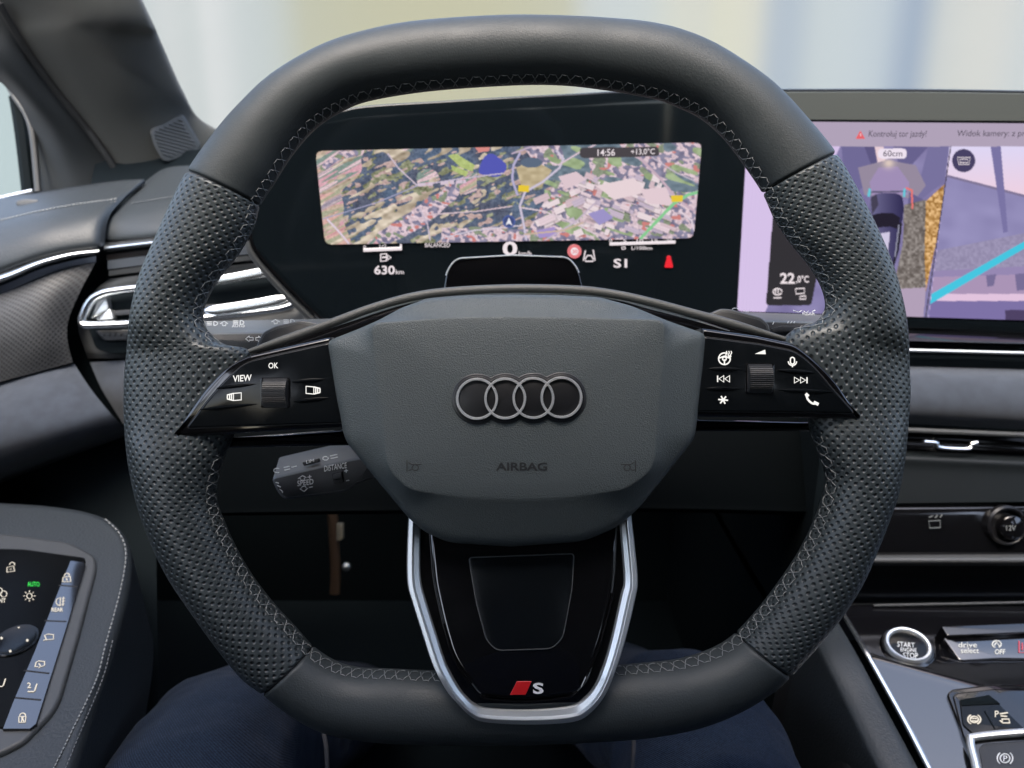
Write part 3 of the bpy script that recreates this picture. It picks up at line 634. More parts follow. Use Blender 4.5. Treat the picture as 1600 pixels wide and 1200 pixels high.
colm = thing('steering_column', 'black steering column shroud with glossy sensor panel above the wheel hub', 'steering column', P(800, 640, .52))
sp_ = fillet([(690,470),(698,424),(712,404),(800,399),(888,402),(903,420),(916,470)], [0,14,16,0,16,14,0], 6)
one(plate(sp_, mt(.47), -.005, .0, 3, 3), 'sensor_panel', piano, colm)
edge = sp_[2:-2]; one(tube(P(edge[:, 0], edge[:, 1], np.full(len(edge), .4695)), .00055, 6), 'panel_edge', satin, colm)
one(plate(fillet([(600,470),(1000,470),(1010,700),(930,800),(680,800),(590,700)], 30), mt(.475), -.25, .0, 12, 4), 'column_shroud', black, colm)

# ================================================================== CURVED DISPLAY PANEL
PL = np.array([(-.30, .560), (-.20, .562), (-.14, .567), (.0, .583), (.10, .602), (.17, .622), (.22, .630), (.30, .628), (.40, .618), (.52, .600), (.70, .57)])
PLs = cr(PL, 12)
def mdisp(x, y, h):
    x = np.atleast_1d(np.asarray(x, float)); y = np.atleast_1d(np.asarray(y, float)); h = np.broadcast_to(np.asarray(h, float), x.shape)
    r = ray(x, y); ratio = r[:, 0]/r[:, 1]; cr_ = PLs[:, 0]/PLs[:, 1]; f = np.interp(ratio, cr_, np.arange(len(PLs)))
    Y = np.interp(f, np.arange(len(PLs)), PLs[:, 1])
    p = CAM + r*(Y/r[:, 1])[:, None]; T = np.stack([np.interp(f, np.arange(len(PLs)), np.gradient(PLs[:, k])) for k in (0, 1)], 1); T /= np.linalg.norm(T, axis=1)[:, None]
    n = np.stack([T[:, 1], -T[:, 0], 0*h], 1); n[n[:, 1] > 0] *= -1
    return p + n*h[:, None]
disp = thing('curved_display', 'wide curved black display with satellite map and camera view', 'display', (0.1, .60, .95))
pt = [(452,205),(480,186),(556,167),(700,157),(800,151),(900,146),(970,142),(1100,139),(1250,138.5),(1420,138.5),(1600,141),(1760,145)]
pb = [(760+1000,540),(1600,522),(1420,514),(1250,510),(1150,512),(1050,540),(900,560),(700,560),(560,545),(508,503),(450,447),(402,392),(393,362),(402,312),(422,250)]
top_s, bot_s = cr(pt, 8), cr(pb[::-1], 8)
def dgrid(pxl, top, bot, nx, ny, h):
    X = np.linspace(pxl[0], pxl[1], nx); ty = np.interp(X, top[:, 0], top[:, 1]); by = np.interp(X, bot[:, 0], bot[:, 1]); rows = []
    for f in np.linspace(0, 1, ny): rows.append(mdisp(X, ty+(by-ty)*f, h))
    return loft(rows, False)
# left end follows its own outline, the rest is a ruled sheet
ol = np.array([(402,392),(393,362),(402,312),(422,250),(452,205)])
lb_ = cr([(393,362),(402,392),(450,447),(508,503),(560,545)], 8); lt_ = cr([(393,362),(402,312),(422,250),(452,205),(480,186),(556,167)], 8)
TOP = np.concatenate([lt_, top_s[top_s[:, 0] > 557]]); BOT = np.concatenate([lb_, bot_s[bot_s[:, 0] > 561]])
pn = MB(); X = np.concatenate([393+np.linspace(0, 1, 30)**2*60, np.linspace(456, 1760, 160)])
ty, by = np.interp(X, TOP[:, 0], TOP[:, 1]), np.interp(X, BOT[:, 0], BOT[:, 1])
by = np.maximum(by, ty+.5)
rows = [mdisp(X, ty+(by-ty)*0, -.012), mdisp(X, ty, -.0014), mdisp(X, ty+1.2, -.0003), mdisp(X, ty+3, .0)]+[mdisp(X, ty+3+(by-ty-6)*f, .0) for f in np.linspace(.05, .95, 14)]+[mdisp(X, by-3, 0.), mdisp(X, by-1.2, -.0003), mdisp(X, by, -.0014), mdisp(X, by, -.012)]
pn.add(loft(rows, False)); pn.build('display_glass', screen_black, disp, ang=50)
fr_ = np.concatenate([lt_[::-1][8:], lb_[1:]]); one(tube(mdisp(fr_[:, 0]-2, fr_[:, 1], -.002), .0022, 8, ref=(0, -1, 0)), 'side_frame', piano, disp)
fr2 = cr([(392,372),(402,396),(450,451),(508,507)], 8); one(tube(mdisp(fr2[:, 0]-6, fr2[:, 1]+6, -.006), .004, 8, ref=(0, -1, 0)), 'corner_frame', mdplast, disp)
# bezel reflection above the centre screen, put in as a flat grey strip
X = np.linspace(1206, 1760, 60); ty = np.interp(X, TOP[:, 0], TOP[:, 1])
one(loft([mdisp(X, ty+5, .0004), mdisp(X, ty+6, .0012), mdisp(X, np.full(60, 186.5)+(X-1206)*.006, .0012), mdisp(X, np.full(60, 187.5)+(X-1206)*.006, .0004)], False), 'reflection_band', bezel_reflection, disp)

def mask_poly(X, Y, poly):
    p = np.asarray(poly, float); inside = np.zeros(X.shape, bool); j = len(p)-1
    for i in range(len(p)):
        with np.errstate(divide='ignore', invalid='ignore'):
            c = ((p[i, 1] > Y) != (p[j, 1] > Y)) & (X < (p[j, 0]-p[i, 0])*(Y-p[i, 1])/(p[j, 1]-p[i, 1])+p[i, 0])
        inside ^= c; j = i
    return inside
def dline(X, Y, pts):
    d_ = np.full(X.shape, 1e9)
    for a, b in zip(pts[:-1], pts[1:]):
        a = np.array(a, float); b = np.array(b, float); ab = b-a; t = np.clip(((X-a[0])*ab[0]+(Y-a[1])*ab[1])/max(ab@ab, 1e-9), 0, 1)
        d_ = np.minimum(d_, np.hypot(X-a[0]-t*ab[0], Y-a[1]-t*ab[1]))
    return d_
def vnoise(X, Y, sx, sy, ang=0, seed=0):
    r = np.random.default_rng(seed); T = r.random((96, 96)); c, s = math.cos(ang), math.sin(ang)
    u = (X*c+Y*s)/sx; v = (-X*s+Y*c)/sy; iu, iv = np.floor(u).astype(int), np.floor(v).astype(int); fu, fv = u-iu, v-iv; fu = fu*fu*(3-2*fu); fv = fv*fv*(3-2*fv)
    g_ = lambda a, b: T[a % 96, b % 96]
    return (g_(iu, iv)*(1-fu)+g_(iu+1, iv)*fu)*(1-fv)+(g_(iu, iv+1)*(1-fu)+g_(iu+1, iv+1)*fu)*fv
def screen_mesh(corners, nx, ny, paint, name, m, h, rnd_=10):
    (x0, y0), (x1, y1), (x2, y2), (x3, y3) = corners; s, t = np.meshgrid(np.linspace(0, 1, nx), np.linspace(0, 1, ny))
    X = (x0*(1-s)+x1*s)*(1-t)+(x3*(1-s)+x2*s)*t; Y = (y0*(1-s)+y1*s)*(1-t)+(y3*(1-s)+y2*s)*t
    C_ = paint(X, Y); V = mdisp(X.ravel(), Y.ravel(), h)
    W_, H_ = abs(x1-x0), abs(y3-y0); sx, sy = s*W_, t*H_
    cxd = np.maximum(rnd_-np.minimum(sx, W_-sx), 0); cyd = np.maximum(rnd_-np.minimum(sy, H_-sy), 0); keep = np.hypot(cxd, cyd) <= rnd_
    F_ = [(i*nx+j, i*nx+j+1, (i+1)*nx+j+1, (i+1)*nx+j) for i in range(ny-1) for j in range(nx-1) if keep[i, j] and keep[i+1, j+1] and keep[i, j+1] and keep[i+1, j]]
    cl = np.concatenate([lin(np.clip(C_, 0, 255)), np.ones(C_.shape[:2]+(1,))], -1)
    return MB().add((V, F_), None, cl).build(name, m, disp, recalc=False)
def paint_map(X, Y):
    C_ = np.zeros(X.shape+(3,)); n1 = vnoise(X, Y, 7, 5, 0, 1); n2 = vnoise(X, Y, 2.5, 2, 0, 2); n3 = vnoise(X, Y, 26, 14, -.35, 3)
    C_[:] = np.array([70, 84, 104]); n0 = vnoise(X, Y, 1.6, 1.3, 0, 4); C_ += (n1[..., None]-.5)*26+(n2[..., None]-.5)*34+(n0[..., None]-.5)*30; C_ += (n3[..., None]-.5)*np.array([10, 26, 34]); pch = vnoise(X, Y, 17, 6, -.45, 7)+.35*(vnoise(X, Y, 5, 3, -.45, 8)-.5); C_[pch > .70] = (np.array([128, 132, 96])+(n2[..., None]-.5)*60+(n1[..., None]-.5)*60)[pch > .70]; pq = vnoise(X, Y, 13, 5, -.40, 14)+.35*(n1-.5); C_[pq > .78] = (np.array([190, 160, 150])+(n2[..., None]-.5)*50)[pq > .78]
    # strip fields slanting up to the right
    st = vnoise(X, Y, 95, 7.5, -.50, 5); st2 = vnoise(X, Y, 60, 4.2, -.50, 6); pal = np.array([(206, 146, 146), (220, 172, 156), (166, 166, 132), (198, 172, 146), (216, 160, 168), (120, 142, 128), (226, 194, 196), (150, 138, 150)], float)
    fld = pal[np.clip((st*7.9+st2*2.2-.6).astype(int), 0, 7)]+(n2[..., None]-.5)*26
    zone = vnoise(X, Y, 60, 34, -.45, 9)
    lw = np.clip((660-X)/150, 0, 1)*.30-np.clip((X-700)/60, 0, 1)*.12
    mf_ = (zone+lw*1.3 > .56) & (X < 745); fld = fld+(n0[..., None]-.5)*30; C_[mf_] = fld[mf_]
    m2 = (vnoise(X, Y, 24, 6, -.45, 12)*.7+vnoise(X, Y, 9, 5, -.45, 13)*.3+np.clip((Y-300)/90, 0, 1)*.10 > .66) & (X < 800); C_[m2] = (np.array([190, 174, 146])+(n1[..., None]-.5)*60+(st2[..., None]-.5)*80)[m2]
    v1 = mask_poly(X, Y, [(700,243),(712,240),(742,258),(738,268),(720,262)]) | mask_poly(X, Y, [(705,258),(732,268),(728,276),(706,266)]); C_[v1] = np.array([172, 190, 104])+(n2[v1, None]-.5)*30
    C_[mask_poly(X, Y, [(740,228),(766,226),(764,236),(748,238)])] = (218, 130, 118)
    # built-up areas
    bt = vnoise(X, Y, 5.5, 4, .35, 21); bt2 = vnoise(X, Y, 12, 8, .5, 22)
    built = np.where((bt > .52)[..., None], np.array([222, 196, 202.])+(n2[..., None]-.5)*44, np.array([120, 116, 140.])+(n1[..., None]-.5)*50); built = np.where((bt2 > .72)[..., None], np.array([128, 140, 110.])+(n2[..., None]-.5)*40, built)
    built = np.where((vnoise(X, Y, 9, 6, .1, 24) > .82)[..., None], np.array([206, 120, 110.]), built)
    town = (X > 858+(300-Y)*.55) | ((Y > 350+12*n3) & (X > 690)) | ((dline(X, Y, [(600,372),(650,345),(690,315),(705,300)]) < 10+8*n3)) | ((X > 812) & (Y < 262) & (X > 840-(262-Y)*.7)) | ((dline(X, Y, [(505,262),(530,245),(560,238)]) < 5))
    C_[town] = built[town]
    wd = ((vnoise(X, Y, 42, 22, .4, 31) > .62) & (X > 850) & (Y < 300)); C_[wd] = (np.array([92, 112, 122])+(n1[..., None]-.5)*50)[wd]
    gr_ = ((vnoise(X, Y, 30, 9, .35, 33) > .74) & (X > 850)); C_[gr_] = (np.array([150, 172, 120])+(n1[..., None]-.5)*40)[gr_]
    fp = mask_poly(X, Y, [(806,262),(834,250),(862,266),(846,292),(816,296)]); C_[fp] = (np.array([190, 172, 128])+(n1[..., None]-.5)*40)[fp]
    C_[np.hypot((X-830)/17, (Y-254)/8) < 1] = (74, 92, 112)
    # large roofs in the works
    r_ = np.random.default_rng(8)
    for k in range(120):
        cx, cyy = r_.uniform(835, 1045), r_.uniform(272, 365); ww, hh = r_.uniform(4, 17), r_.uniform(2.2, 6)
        if cyy < 300-(cx-880)*.12 and cx < 900: continue
        a_ = -.42 if cx < 905 else .36; c, s = math.cos(a_), math.sin(a_); u = (X-cx)*c+(Y-cyy)*s; v = -(X-cx)*s+(Y-cyy)*c
        m = (abs(u) < ww/1.2) & (abs(v) < hh); colr = [(232, 208, 212), (214, 186, 190), (240, 222, 222), (198, 180, 196)][r_.integers(4)]
        C_[(abs(u-1.5) < ww/1.2+1) & (abs(v-1.5) < hh+1)] *= .86; C_[m] = np.array(colr)+((np.floor(v[m]/2.2) % 2)*10-5)[:, None]
    for poly, c in (([(918,334),(942,326),(958,340),(936,352)], (150, 140, 196)), ([(872,276),(900,268),(916,280),(884,296)], (226, 200, 204)), ([(930,290),(990,278),(1010,300),(960,312)], (238, 216, 216)), ([(1000,296),(1040,292),(1052,322),(1012,318)], (232, 206, 210)), ([(838,360),(866,354),(870,368),(842,372)], (160, 140, 200))): C_[mask_poly(X, Y, poly)] = c
    # lake, roads
    lk_ = cr([(748,268),(756,246),(768,240),(778,246),(790,256),(790,266),(778,276),(758,274)], 5, True); C_[mask_poly(X, Y, lk_)] = (66, 72, 172)
    for pts, w_, c in (([(606,240),(622,262),(652,290)], 1.1, (206, 190, 200)), ([(652,290),(720,279),(785,271)], 1.0, (198, 186, 204)), ([(505,342),(590,316),(652,290)], .8, (160, 160, 190)), ([(512,343),(530,362),(545,380)], 1.6, (226, 206, 218)), ([(660,336),(745,330),(800,322)], 1.0, (216, 192, 196)), ([(655,325),(668,350),(672,375)], 1.1, (200, 186, 200)), ([(690,372),(740,360),(815,352)], 1.0, (214, 204, 216)),
                       ([(870,236),(880,248),(874,262),(848,284),(820,300),(812,322),(818,350),(822,374)], 1.8, (206, 196, 214)), ([(812,240),(802,258),(800,280),(808,304)], 1.8, (178, 172, 206)), ([(800,240),(845,224)], 1.3, (190, 170, 190)), ([(872,258),(905,238),(930,226)], 1.3, (220, 196, 206)), ([(812,324),(850,330),(900,350),(930,366)], 1.2, (222, 202, 208)), ([(850,376),(900,346),(930,316)], 1.2, (198, 180, 196)), ([(820,366),(880,360),(910,348)], 1.3, (204, 176, 150)),
                       ([(995,243),(1030,278),(1058,312),(1085,330)], 2.0, (200, 172, 184)), ([(1018,246),(1056,270),(1092,286)], 1.0, (196, 184, 196)), ([(945,240),(1000,236)], 1.0, (214, 190, 200)), ([(1062,330),(1080,345),(1084,360)], 1.2, (230, 214, 222))): C_[dline(X, Y, pts) < w_] = c
    gl = dline(X, Y, [(1000,373),(1028,343),(1052,318),(1075,304),(1092,300)]); C_[gl < 2.4] = (126, 206, 134)
    for (ax, ay, w_) in ((818, 294.5, 8), (1057, 310, 9)): C_[(abs(X-ax) < w_) & (abs(Y-ay) < 5)] = (238, 202, 30)
    q = np.hypot(X-795, Y-346); C_[q < 10] = (60, 82, 150); C_[q < 8] = (42, 58, 110); C_[mask_poly(X, Y, [(795,339.5),(800,352),(795,349),(790,352)])] = (245, 245, 250)
    C_[mask_poly(X, Y, fillet([(905,231),(1028,229),(1030,244),(906,247)], 6))] = (52, 48, 48)
    dots = (vnoise(X, Y, 3, 40, 0, 40) > .45) & (abs(Y-(289-(X-652)*.075)) < 2.6) & (X > 652) & (X < 728); C_[dots] = (216, 196, 210)
    C_ = C_*.84+np.array([192, 186, 214])*.16
    return C_
mapm = screenmat('map_screen'); mmim = screenmat('camera_screen')
mp_ = screen_mesh([(493,236),(1096,222.5),(1083,372),(508,382)], 640, 164, paint_map, 'map_screen', mapm, .0008, 9)
def T_(body, box, m, h=.0012, par=None, bold=0.006, **k): return text(body, box, mdisp, k.pop('name', 'display_lettering'), m, par or disp, h, bold, **k)
T_('14:56', (933, 233, 960, 243.5), icon_pink, par=mp_, skew=(0, -.02)); T_('+13,0°C', (985, 232, 1022, 242.5), icon_pink, par=mp_, skew=(0, -.02))
T_('630', (585, 414.5, 617, 428.5), icon_pink, bold=.02); T_('km', (618.5, 421, 631, 428), icon_pink)
T_('0', (785, 377, 808, 399.5), icon_pink, bold=.025); T_('km/h', (810, 392, 830, 399.5), icon_pink)
T_('BALANCED', (664, 379.5, 703, 386), icon_pink); T_('S1', (958, 404, 979, 418), icon_pink, bold=.02)
strokes([[(568, 390.5), (628, 388)]], 5.5, mdisp, 'range_bar', icon_pink, disp, .0012, mpp=.00047); strokes([[(952, 381), (1054, 378)]], 5.0, mdisp, 'economy_bar', icon_pink, disp, .0012, mpp=.00047)
T_('0', (568, 383, 572, 388), icon_pink); T_('1/2', (593, 382, 604, 387), icon_pink); T_('1', (625, 381, 628, 386), icon_pink)
for x, s in ((951, '0'), (973, '5'), (994, '10'), (1017, '15'), (1040, '20')): T_(s, (x, 373.5, x+(5 if len(s) < 2 else 10), 378), icon_pink, name='scale_number')
T_('Ø   L/100km', (970, 384.5, 1018, 390), icon_pink)
strokes([[(595, 397), (604, 396), (604, 407), (595, 408), (595, 397)], [(606, 398), (611, 402), (606, 406), (606, 398)], [(597, 402), (603, 401.6)]], 2.2, mdisp, 'fuel_symbol', icon_pink, disp, .0012, mpp=.00047)
sg = fills([arc(897, 392.5, 11, 0, 345, 28)], mdisp, 'speed_sign', icon_rose, disp, .0012); fills([arc(897, 392.5, 6, 0, 345, 20)], mdisp, 'sign_centre', icon_pink, sg, .0016); text('30', (893, 389.5, 901, 395.5), mdisp, 'sign_lettering', icon_rose, sg, .0022, .02)
strokes([[(911, 407), (914, 391)], [(929, 407), (926, 390)], [(914, 404), (917, 399), (923, 399), (926, 404), (926, 408), (914, 408), (914, 404)]], 2.0, mdisp, 'lane_symbol', icon_pink, disp, .0012, mpp=.00047)
fills([fillet([(1037,418),(1040,406),(1044,400),(1048,405),(1051,418)], 3), arc(1044, 402.5, 3.6, 0, 340, 12)], mdisp, 'seat_belt_symbol', icon_red, disp, .0012)

def paint_mmi(X, Y):
    C_ = np.zeros(X.shape+(3,)); n2 = vnoise(X, Y, 3, 3, 0, 51); n1 = vnoise(X, Y, 22, 16, 0.2, 52); C_[:] = (214, 194, 232)
    C_[Y < 229] = (176, 162, 184)
    tv = mask_poly(X, Y, [(1312,229),(1483,229),(1447,520),(1180,520)]); C_[tv] = (np.array([132, 124, 168])+(n1[..., None]-.5)*26)[tv]
    for p, c in (([(1314,229),(1362,229),(1376,262),(1340,300),(1318,270)], (112, 106, 150)), ([(1350,229),(1372,229),(1372,262),(1362,262)], (94, 88, 130)), ([(1366,229),(1380,229),(1384,255),(1372,262)], (232, 206, 214)), ([(1395,229),(1450,229),(1420,262),(1404,258)], (104, 98, 142)), ([(1450,229),(1482,229),(1474,285),(1438,312),(1432,300)], (120, 114, 158)), ([(1340,262),(1385,250),(1430,258),(1446,290),(1430,310),(1350,305)], (150, 138, 158)), ([(1372,262),(1402,260),(1420,285),(1418,305),(1362,305),(1358,285)], (160, 142, 182)), ([(1420,300),(1442,312),(1430,318),(1418,320)], (104, 98, 140))):
        m = tv & mask_poly(X, Y, p); C_[m] = np.array(c)
    sp2 = np.exp(-(((X-1388)/9)**2+((Y-255)/8)**2)); C_ = C_*(1-sp2[..., None]*.8)+np.array([240, 218, 200])*sp2[..., None]*.8
    m = mask_poly(X, Y, [(1412,320),(1446,312),(1445,450),(1412,452),(1395,450),(1410,380)]); C_[m] = (np.array([128, 120, 116])+(n2[..., None]-.5)*70)[m]
    m = mask_poly(X, Y, [(1446,314),(1475,288),(1466,360),(1446,455),(1444,400)]); C_[m] = (np.array([196, 152, 96])+(n2[..., None]-.5)*110)[m]
    m = mask_poly(X, Y, [(1380,452),(1446,449),(1442,500),(1380,500)]); C_[m] = (178, 160, 184)
    car = fillet([(1356,330),(1360,308),(1370,302),(1398,301),(1409,306),(1412,325),(1406,370),(1396,415),(1384,440),(1355,480),(1345,400)], 6); m = mask_poly(X, Y, car); C_[m] = (np.array([112, 108, 146])+np.clip((X-1360)/50, 0, 1)[..., None]*-62)[m]
    C_[mask_poly(X, Y, [(1360,308),(1369,303),(1372,320),(1362,335)])] = (70, 66, 86); C_[mask_poly(X, Y, [(1356,338),(1372,333),(1395,333),(1406,340),(1403,358),(1390,354),(1360,356)])] = (38, 34, 48)
    C_[mask_poly(X, Y, [(1368,366),(1390,362),(1384,420),(1370,440)])] = (208, 200, 226); C_[dline(X, Y, [(1407,350),(1402,390),(1390,430)]) < 2.2] = (44, 42, 56); C_[dline(X, Y, [(1404,352),(1398,400)]) < 1] = (150, 150, 170)
    C_[dline(X, Y, [(1359,300),(1415,299)]) < 1.2] = (92, 88, 116)
    for x in (1358, 1413): C_[dline(X, Y, [(x,296),(x-1,306)]) < 2] = (104, 196, 214)
    C_[dline(X, Y, [(1416,294),(1424,297),(1425,325)]) < 1.4] = (232, 120, 116)
    C_[mask_poly(X, Y, fillet([(1371,232),(1416,232),(1416,248),(1371,248)], 8))] = (238, 226, 240)
    # front camera view
    fv = (X > 1483+(229-Y)*.122); fv &= Y > 229; up = Y < 275+(X-1480)*.26
    C_[fv] = (np.array([146, 140, 184])+(n1[..., None]-.5)*14)[fv]; s_ = fv & up; g_ = np.clip((Y-229)/90, 0, 1)[..., None]; C_[s_] = (np.array([222, 214, 244])*(1-g_)+np.array([240, 208, 222])*g_)[s_]
    C_[fv & (abs(Y-(275+(X-1480)*.26)) < 2)] = (128, 118, 150); C_[fv & mask_poly(X, Y, [(1547,229),(1563,229),(1574,362),(1567,364)])] = (122, 116, 164)
    m = fv & (Y > 388-(X-1480)*.2); C_[m] = (np.array([152, 144, 176])+(n2[..., None]-.5)*20)[m]
    m = fv & (Y > 422-(X-1480)*.05); C_[m] = (150, 136, 178); m = fv & (Y > 432-(X-1480)*.03); C_[m] = (170, 148, 182); m = fv & (Y > 459); C_[m] = (226, 196, 222); m = fv & (Y > 470); C_[m] = (126, 114, 166); m = fv & (Y > 484) & (X > 1570); C_[m] = (78, 66, 100)
    C_[fv & mask_poly(X, Y, [(1540,430),(1556,428),(1552,446),(1542,448)])] = (120, 110, 150); C_[fv & mask_poly(X, Y, [(1585,428),(1610,426),(1606,452),(1588,454)])] = (120, 110, 150)
    m = fv & mask_poly(X, Y, [(1446,464),(1610,371),(1745,296),(1745,304),(1610,382),(1446,479)]); C_[m] = (70, 198, 224)
    C_[(dline(X, Y, [(1485,229),(1445,500)]) < .8)] = (70, 62, 78)
    C_[np.hypot(X-1505, Y-251) < 18] = (72, 66, 100)
    C_[mask_poly(X, Y, fillet([(1207,335),(1290,335),(1282,400),(1267,477),(1196,477)], 6))] = (52, 50, 54)
    return C_
mm_ = screen_mesh([(1168,189.5),(1740,194),(1722,504),(1151,486)], 600, 320, paint_mmi, 'camera_screen', mmim, .0008, 4)
T_('Kontroluj tor jazdy!', (1356, 204, 1447, 217), icon_dark, par=mm_, shear=.15, bold=.004); T_('Widok kamery: z przodu', (1495, 203.5, 1626, 216), icon_dark, par=mm_, shear=.15, bold=.004)
tr = fills([[(1336,217),(1343.5,204),(1351,217)]], mdisp, 'warning_sign', E('warning_red', (226, 92, 100)), mm_, .0012); strokes([[(1343.5, 208.5), (1343.5, 213)]], 1.6, mdisp, 'warning_mark', icon_pink, tr, .0016)
T_('60cm', (1379, 235, 1409, 244.5), icon_dark, par=mm_); T_('22', (1218, 426, 1241, 443), icon_pink, par=mm_, bold=.025); T_(',0°C', (1243, 430, 1263, 443), icon_pink, par=mm_, bold=.02)
strokes([arc(1214, 455.5, 7, 0, 340, 12, 5), [(1208, 465), (1220, 465)], [(1211, 452), (1211, 458)], [(1215, 452), (1215, 458)]], 2.0, mdisp, 'demist_symbol', icon_pink, mm_, .0012, mpp=.00047)
strokes([[(1242, 451), (1256, 450), (1256, 458), (1243, 459), (1242, 451)], [(1249, 463), (1258, 462), (1258, 467), (1249, 467), (1249, 463)]], 2.0, mdisp, 'demist_symbol', icon_pink, mm_, .0012, mpp=.00047)
strokes([[(1495, 246), (1515, 246), (1513, 257), (1497, 257), (1495, 246)], [(1499, 249), (1511, 249), (1511, 254), (1499, 254), (1499, 249)]], 1.2, mdisp, 'view_symbol', icon_pink, mm_, .0012, mpp=.00047)

# ================================================================== DOOR, PILLAR, DASHBOARD LEFT
door = thing('door_panel', 'driver door trim with chrome strip, speaker grille and leather top', 'door panel', P(0, 640, .66))
patch_obj([[(-260,385,.80),(-80,332,.79),(0,313,.77),(62,304,.755),(130,293,.745),(190,285,.735),(226,283,.73)],
           [(-260,412,.70),(-80,366,.69),(0,346,.68),(60,332,.68),(120,321,.685),(172,313,.69),(194,311,.70)],
           [(-260,448,.665),(-80,400,.655),(0,380,.65),(60,362,.65),(110,350,.655),(150,343,.66),(168,342,.67)],
           [(-260,486,.655),(-80,436,.648),(0,416,.643),(60,396,.643),(110,385,.647),(148,381,.652),(160,381,.662)],
           [(-260,500,.665),(-80,448,.657),(0,427,.652),(60,405,.652),(110,393,.657),(148,388,.662),(158,388,.668)]], 'door_pad', padm, door, 10, 8, solid=.004)
def stitch_line(pts, t0, name, par, step=5.0, wid=1.6, off=-.001, m=thread, mapf=None):
    c = cr(pts, 24); L = np.concatenate([[0], np.cumsum(np.hypot(*np.diff(c, axis=0).T))]); b = MB(); s = 0
    while s+step*.6 < L[-1]:
        q = np.array([s, s+step*.33, s+step*.62]); x, y = np.interp(q, L, c[:, 0]), np.interp(q, L, c[:, 1])
        tt = np.interp(x, [p[0] for p in sorted(pts)], [p_ for _, p_ in sorted(zip([p[0] for p in pts], t0))]) if hasattr(t0, '__len__') else np.full(3, t0)
        p = mapf(x, y, np.full(3, .0006)) if mapf else P(x, y, tt+off)
        b.add(tube(p, wid*.00025, 5)); s += step
    o = b.build(name, m, par); o['kind'] = 'stuff'; return o
thread_d = M('dark_thread', (.11, .115, .12), .7)
stitch_line([(-80,364),(0,344),(60,330),(120,319),(186,310)], [.688, .678, .678, .683, .692], 'stitching', door, 6, 2.2, -.0035, thread)
stitch_line([(-80,371),(0,351),(60,336),(120,325),(182,315)], [.683, .672, .672, .678, .688], 'stitching', door, 6, 1.8, -.004, thread_d)
patch_obj([[(-260,500,.662),(-80,444,.655),(0,424,.650),(60,403,.650),(110,391,.655),(152,387,.660)], [(-260,508,.652),(-80,452,.645),(0,431,.640),(60,408,.640),(110,395,.645),(154,390,.650)],
           [(-260,516,.652),(-80,460,.645),(0,439,.640),(60,415,.640),(110,401,.645),(154,395,.650)], [(-260,524,.662),(-80,468,.655),(0,446,.650),(60,421,.650),(110,407,.655),(152,399,.660)]], 'chrome_strip', chrome, door, 10, 5)
patch_obj([[(-260,524,.658),(-80,468,.651),(0,447,.646),(60,422,.646),(110,408,.651),(150,400,.656)], [(-260,538,.662),(-80,482,.656),(0,459,.650),(60,434,.650),(110,418,.655),(150,409,.660)]], 'lower_strip', M('blue_satin_strip', (.22, .25, .32), .35, .9), door, 10, 3)
patch_obj([[(-260,540,.66),(-80,484,.655),(0,460,.65),(80,429,.65),(150,409,.66)], [(-260,580,.65),(-80,520,.645),(0,490,.642),(70,462,.645),(128,450,.656)], [(-260,610,.65),(-80,555,.642),(0,528,.640),(60,505,.643),(107,500,.655)], [(-260,640,.65),(-80,592,.645),(0,562,.642),(60,545,.645),(106,535,.656)], [(-260,680,.655),(-80,626,.65),(0,597,.645),(60,581,.65),(114,566,.66)]], 'speaker_grille', grille, door, 8, 6)
patch_obj([[(-260,682,.66),(-80,628,.655),(0,600,.65),(60,584,.652),(116,568,.665)], [(-260,720,.63),(-80,672,.625),(0,645,.622),(70,625,.628),(140,605,.65)], [(-260,790,.62),(-80,730,.615),(0,700,.615),(90,675,.622),(172,645,.645)], [(-260,840,.66),(-80,775,.645),(0,744,.645),(100,705,.65),(194,668,.665)], [(-260,850,.70),(-80,785,.69),(0,755,.69),(100,716,.69),(200,680,.70)]], 'suede_insert', suede, door, 8, 8)
patch_obj([[(-260,800,.70),(0,740,.69),(110,700,.69),(215,660,.70)], [(-260,900,.70),(0,850,.69),(120,800,.69),(240,760,.70)], [(-200,1300,.62),(0,1260,.60),(130,1250,.58),(250,1240,.56)]], 'door_pocket', black, door, 6, 6)
one(plate(fillet([(28,315),(40,312),(62,313),(60,321),(45,325),(27,321)], 5), mt(.715), -.004, .0025, 2, 3), 'lock_button', mdplast, door)
# armrest with switch panel
arm = thing('door_armrest', 'padded door armrest with stitched edge and glossy switch panel', 'armrest', (-.36, .42, .62))
AZ = .66; AP = onz(60., 1000., AZ); AN = np.array([.03, -.20, 1.0]); AN /= np.linalg.norm(AN)
def marm(dz):
    def f(x, y, h):
        x = np.atleast_1d(np.asarray(x, float)); y = np.atleast_1d(np.asarray(y, float)); rr = ray(x, y); t_ = ((AP-CAM)@AN)/(rr@AN)
        return CAM+rr*t_[:, None]+AN*(np.broadcast_to(np.asarray(h, float), x.shape)+dz)[:, None]
    return f
one(plate(cr([(-220,770),(0,778),(100,786),(160,801),(193,828),(204,868),(196,930),(172,1020),(146,1100),(114,1205),(80,1330),(-220,1330)], 5, True), marm(0), -.09, .0, 16, 6, .0005), 'armrest_pad', padm, arm, ang=60)
stitch_line([(165,812),(188,836),(197,868),(188,925),(165,1010),(150,1065),(112,1145),(78,1215)], 0, 'stitching', arm, 7, 2.0, 0, thread, marm(0))
stitch_line([(176,1000),(160,1060),(126,1142),(96,1215)], 0, 'stitching', arm, 7, 1.5, 0, thread_d, marm(-.001))
bz = fillet([(-220,822),(20,838),(110,850),(150,872),(152,892),(124,1000),(92,1110),(40,1165),(0,1185),(-220,1190)], [0,10,14,14,14,10,24,14,10,0], 5)
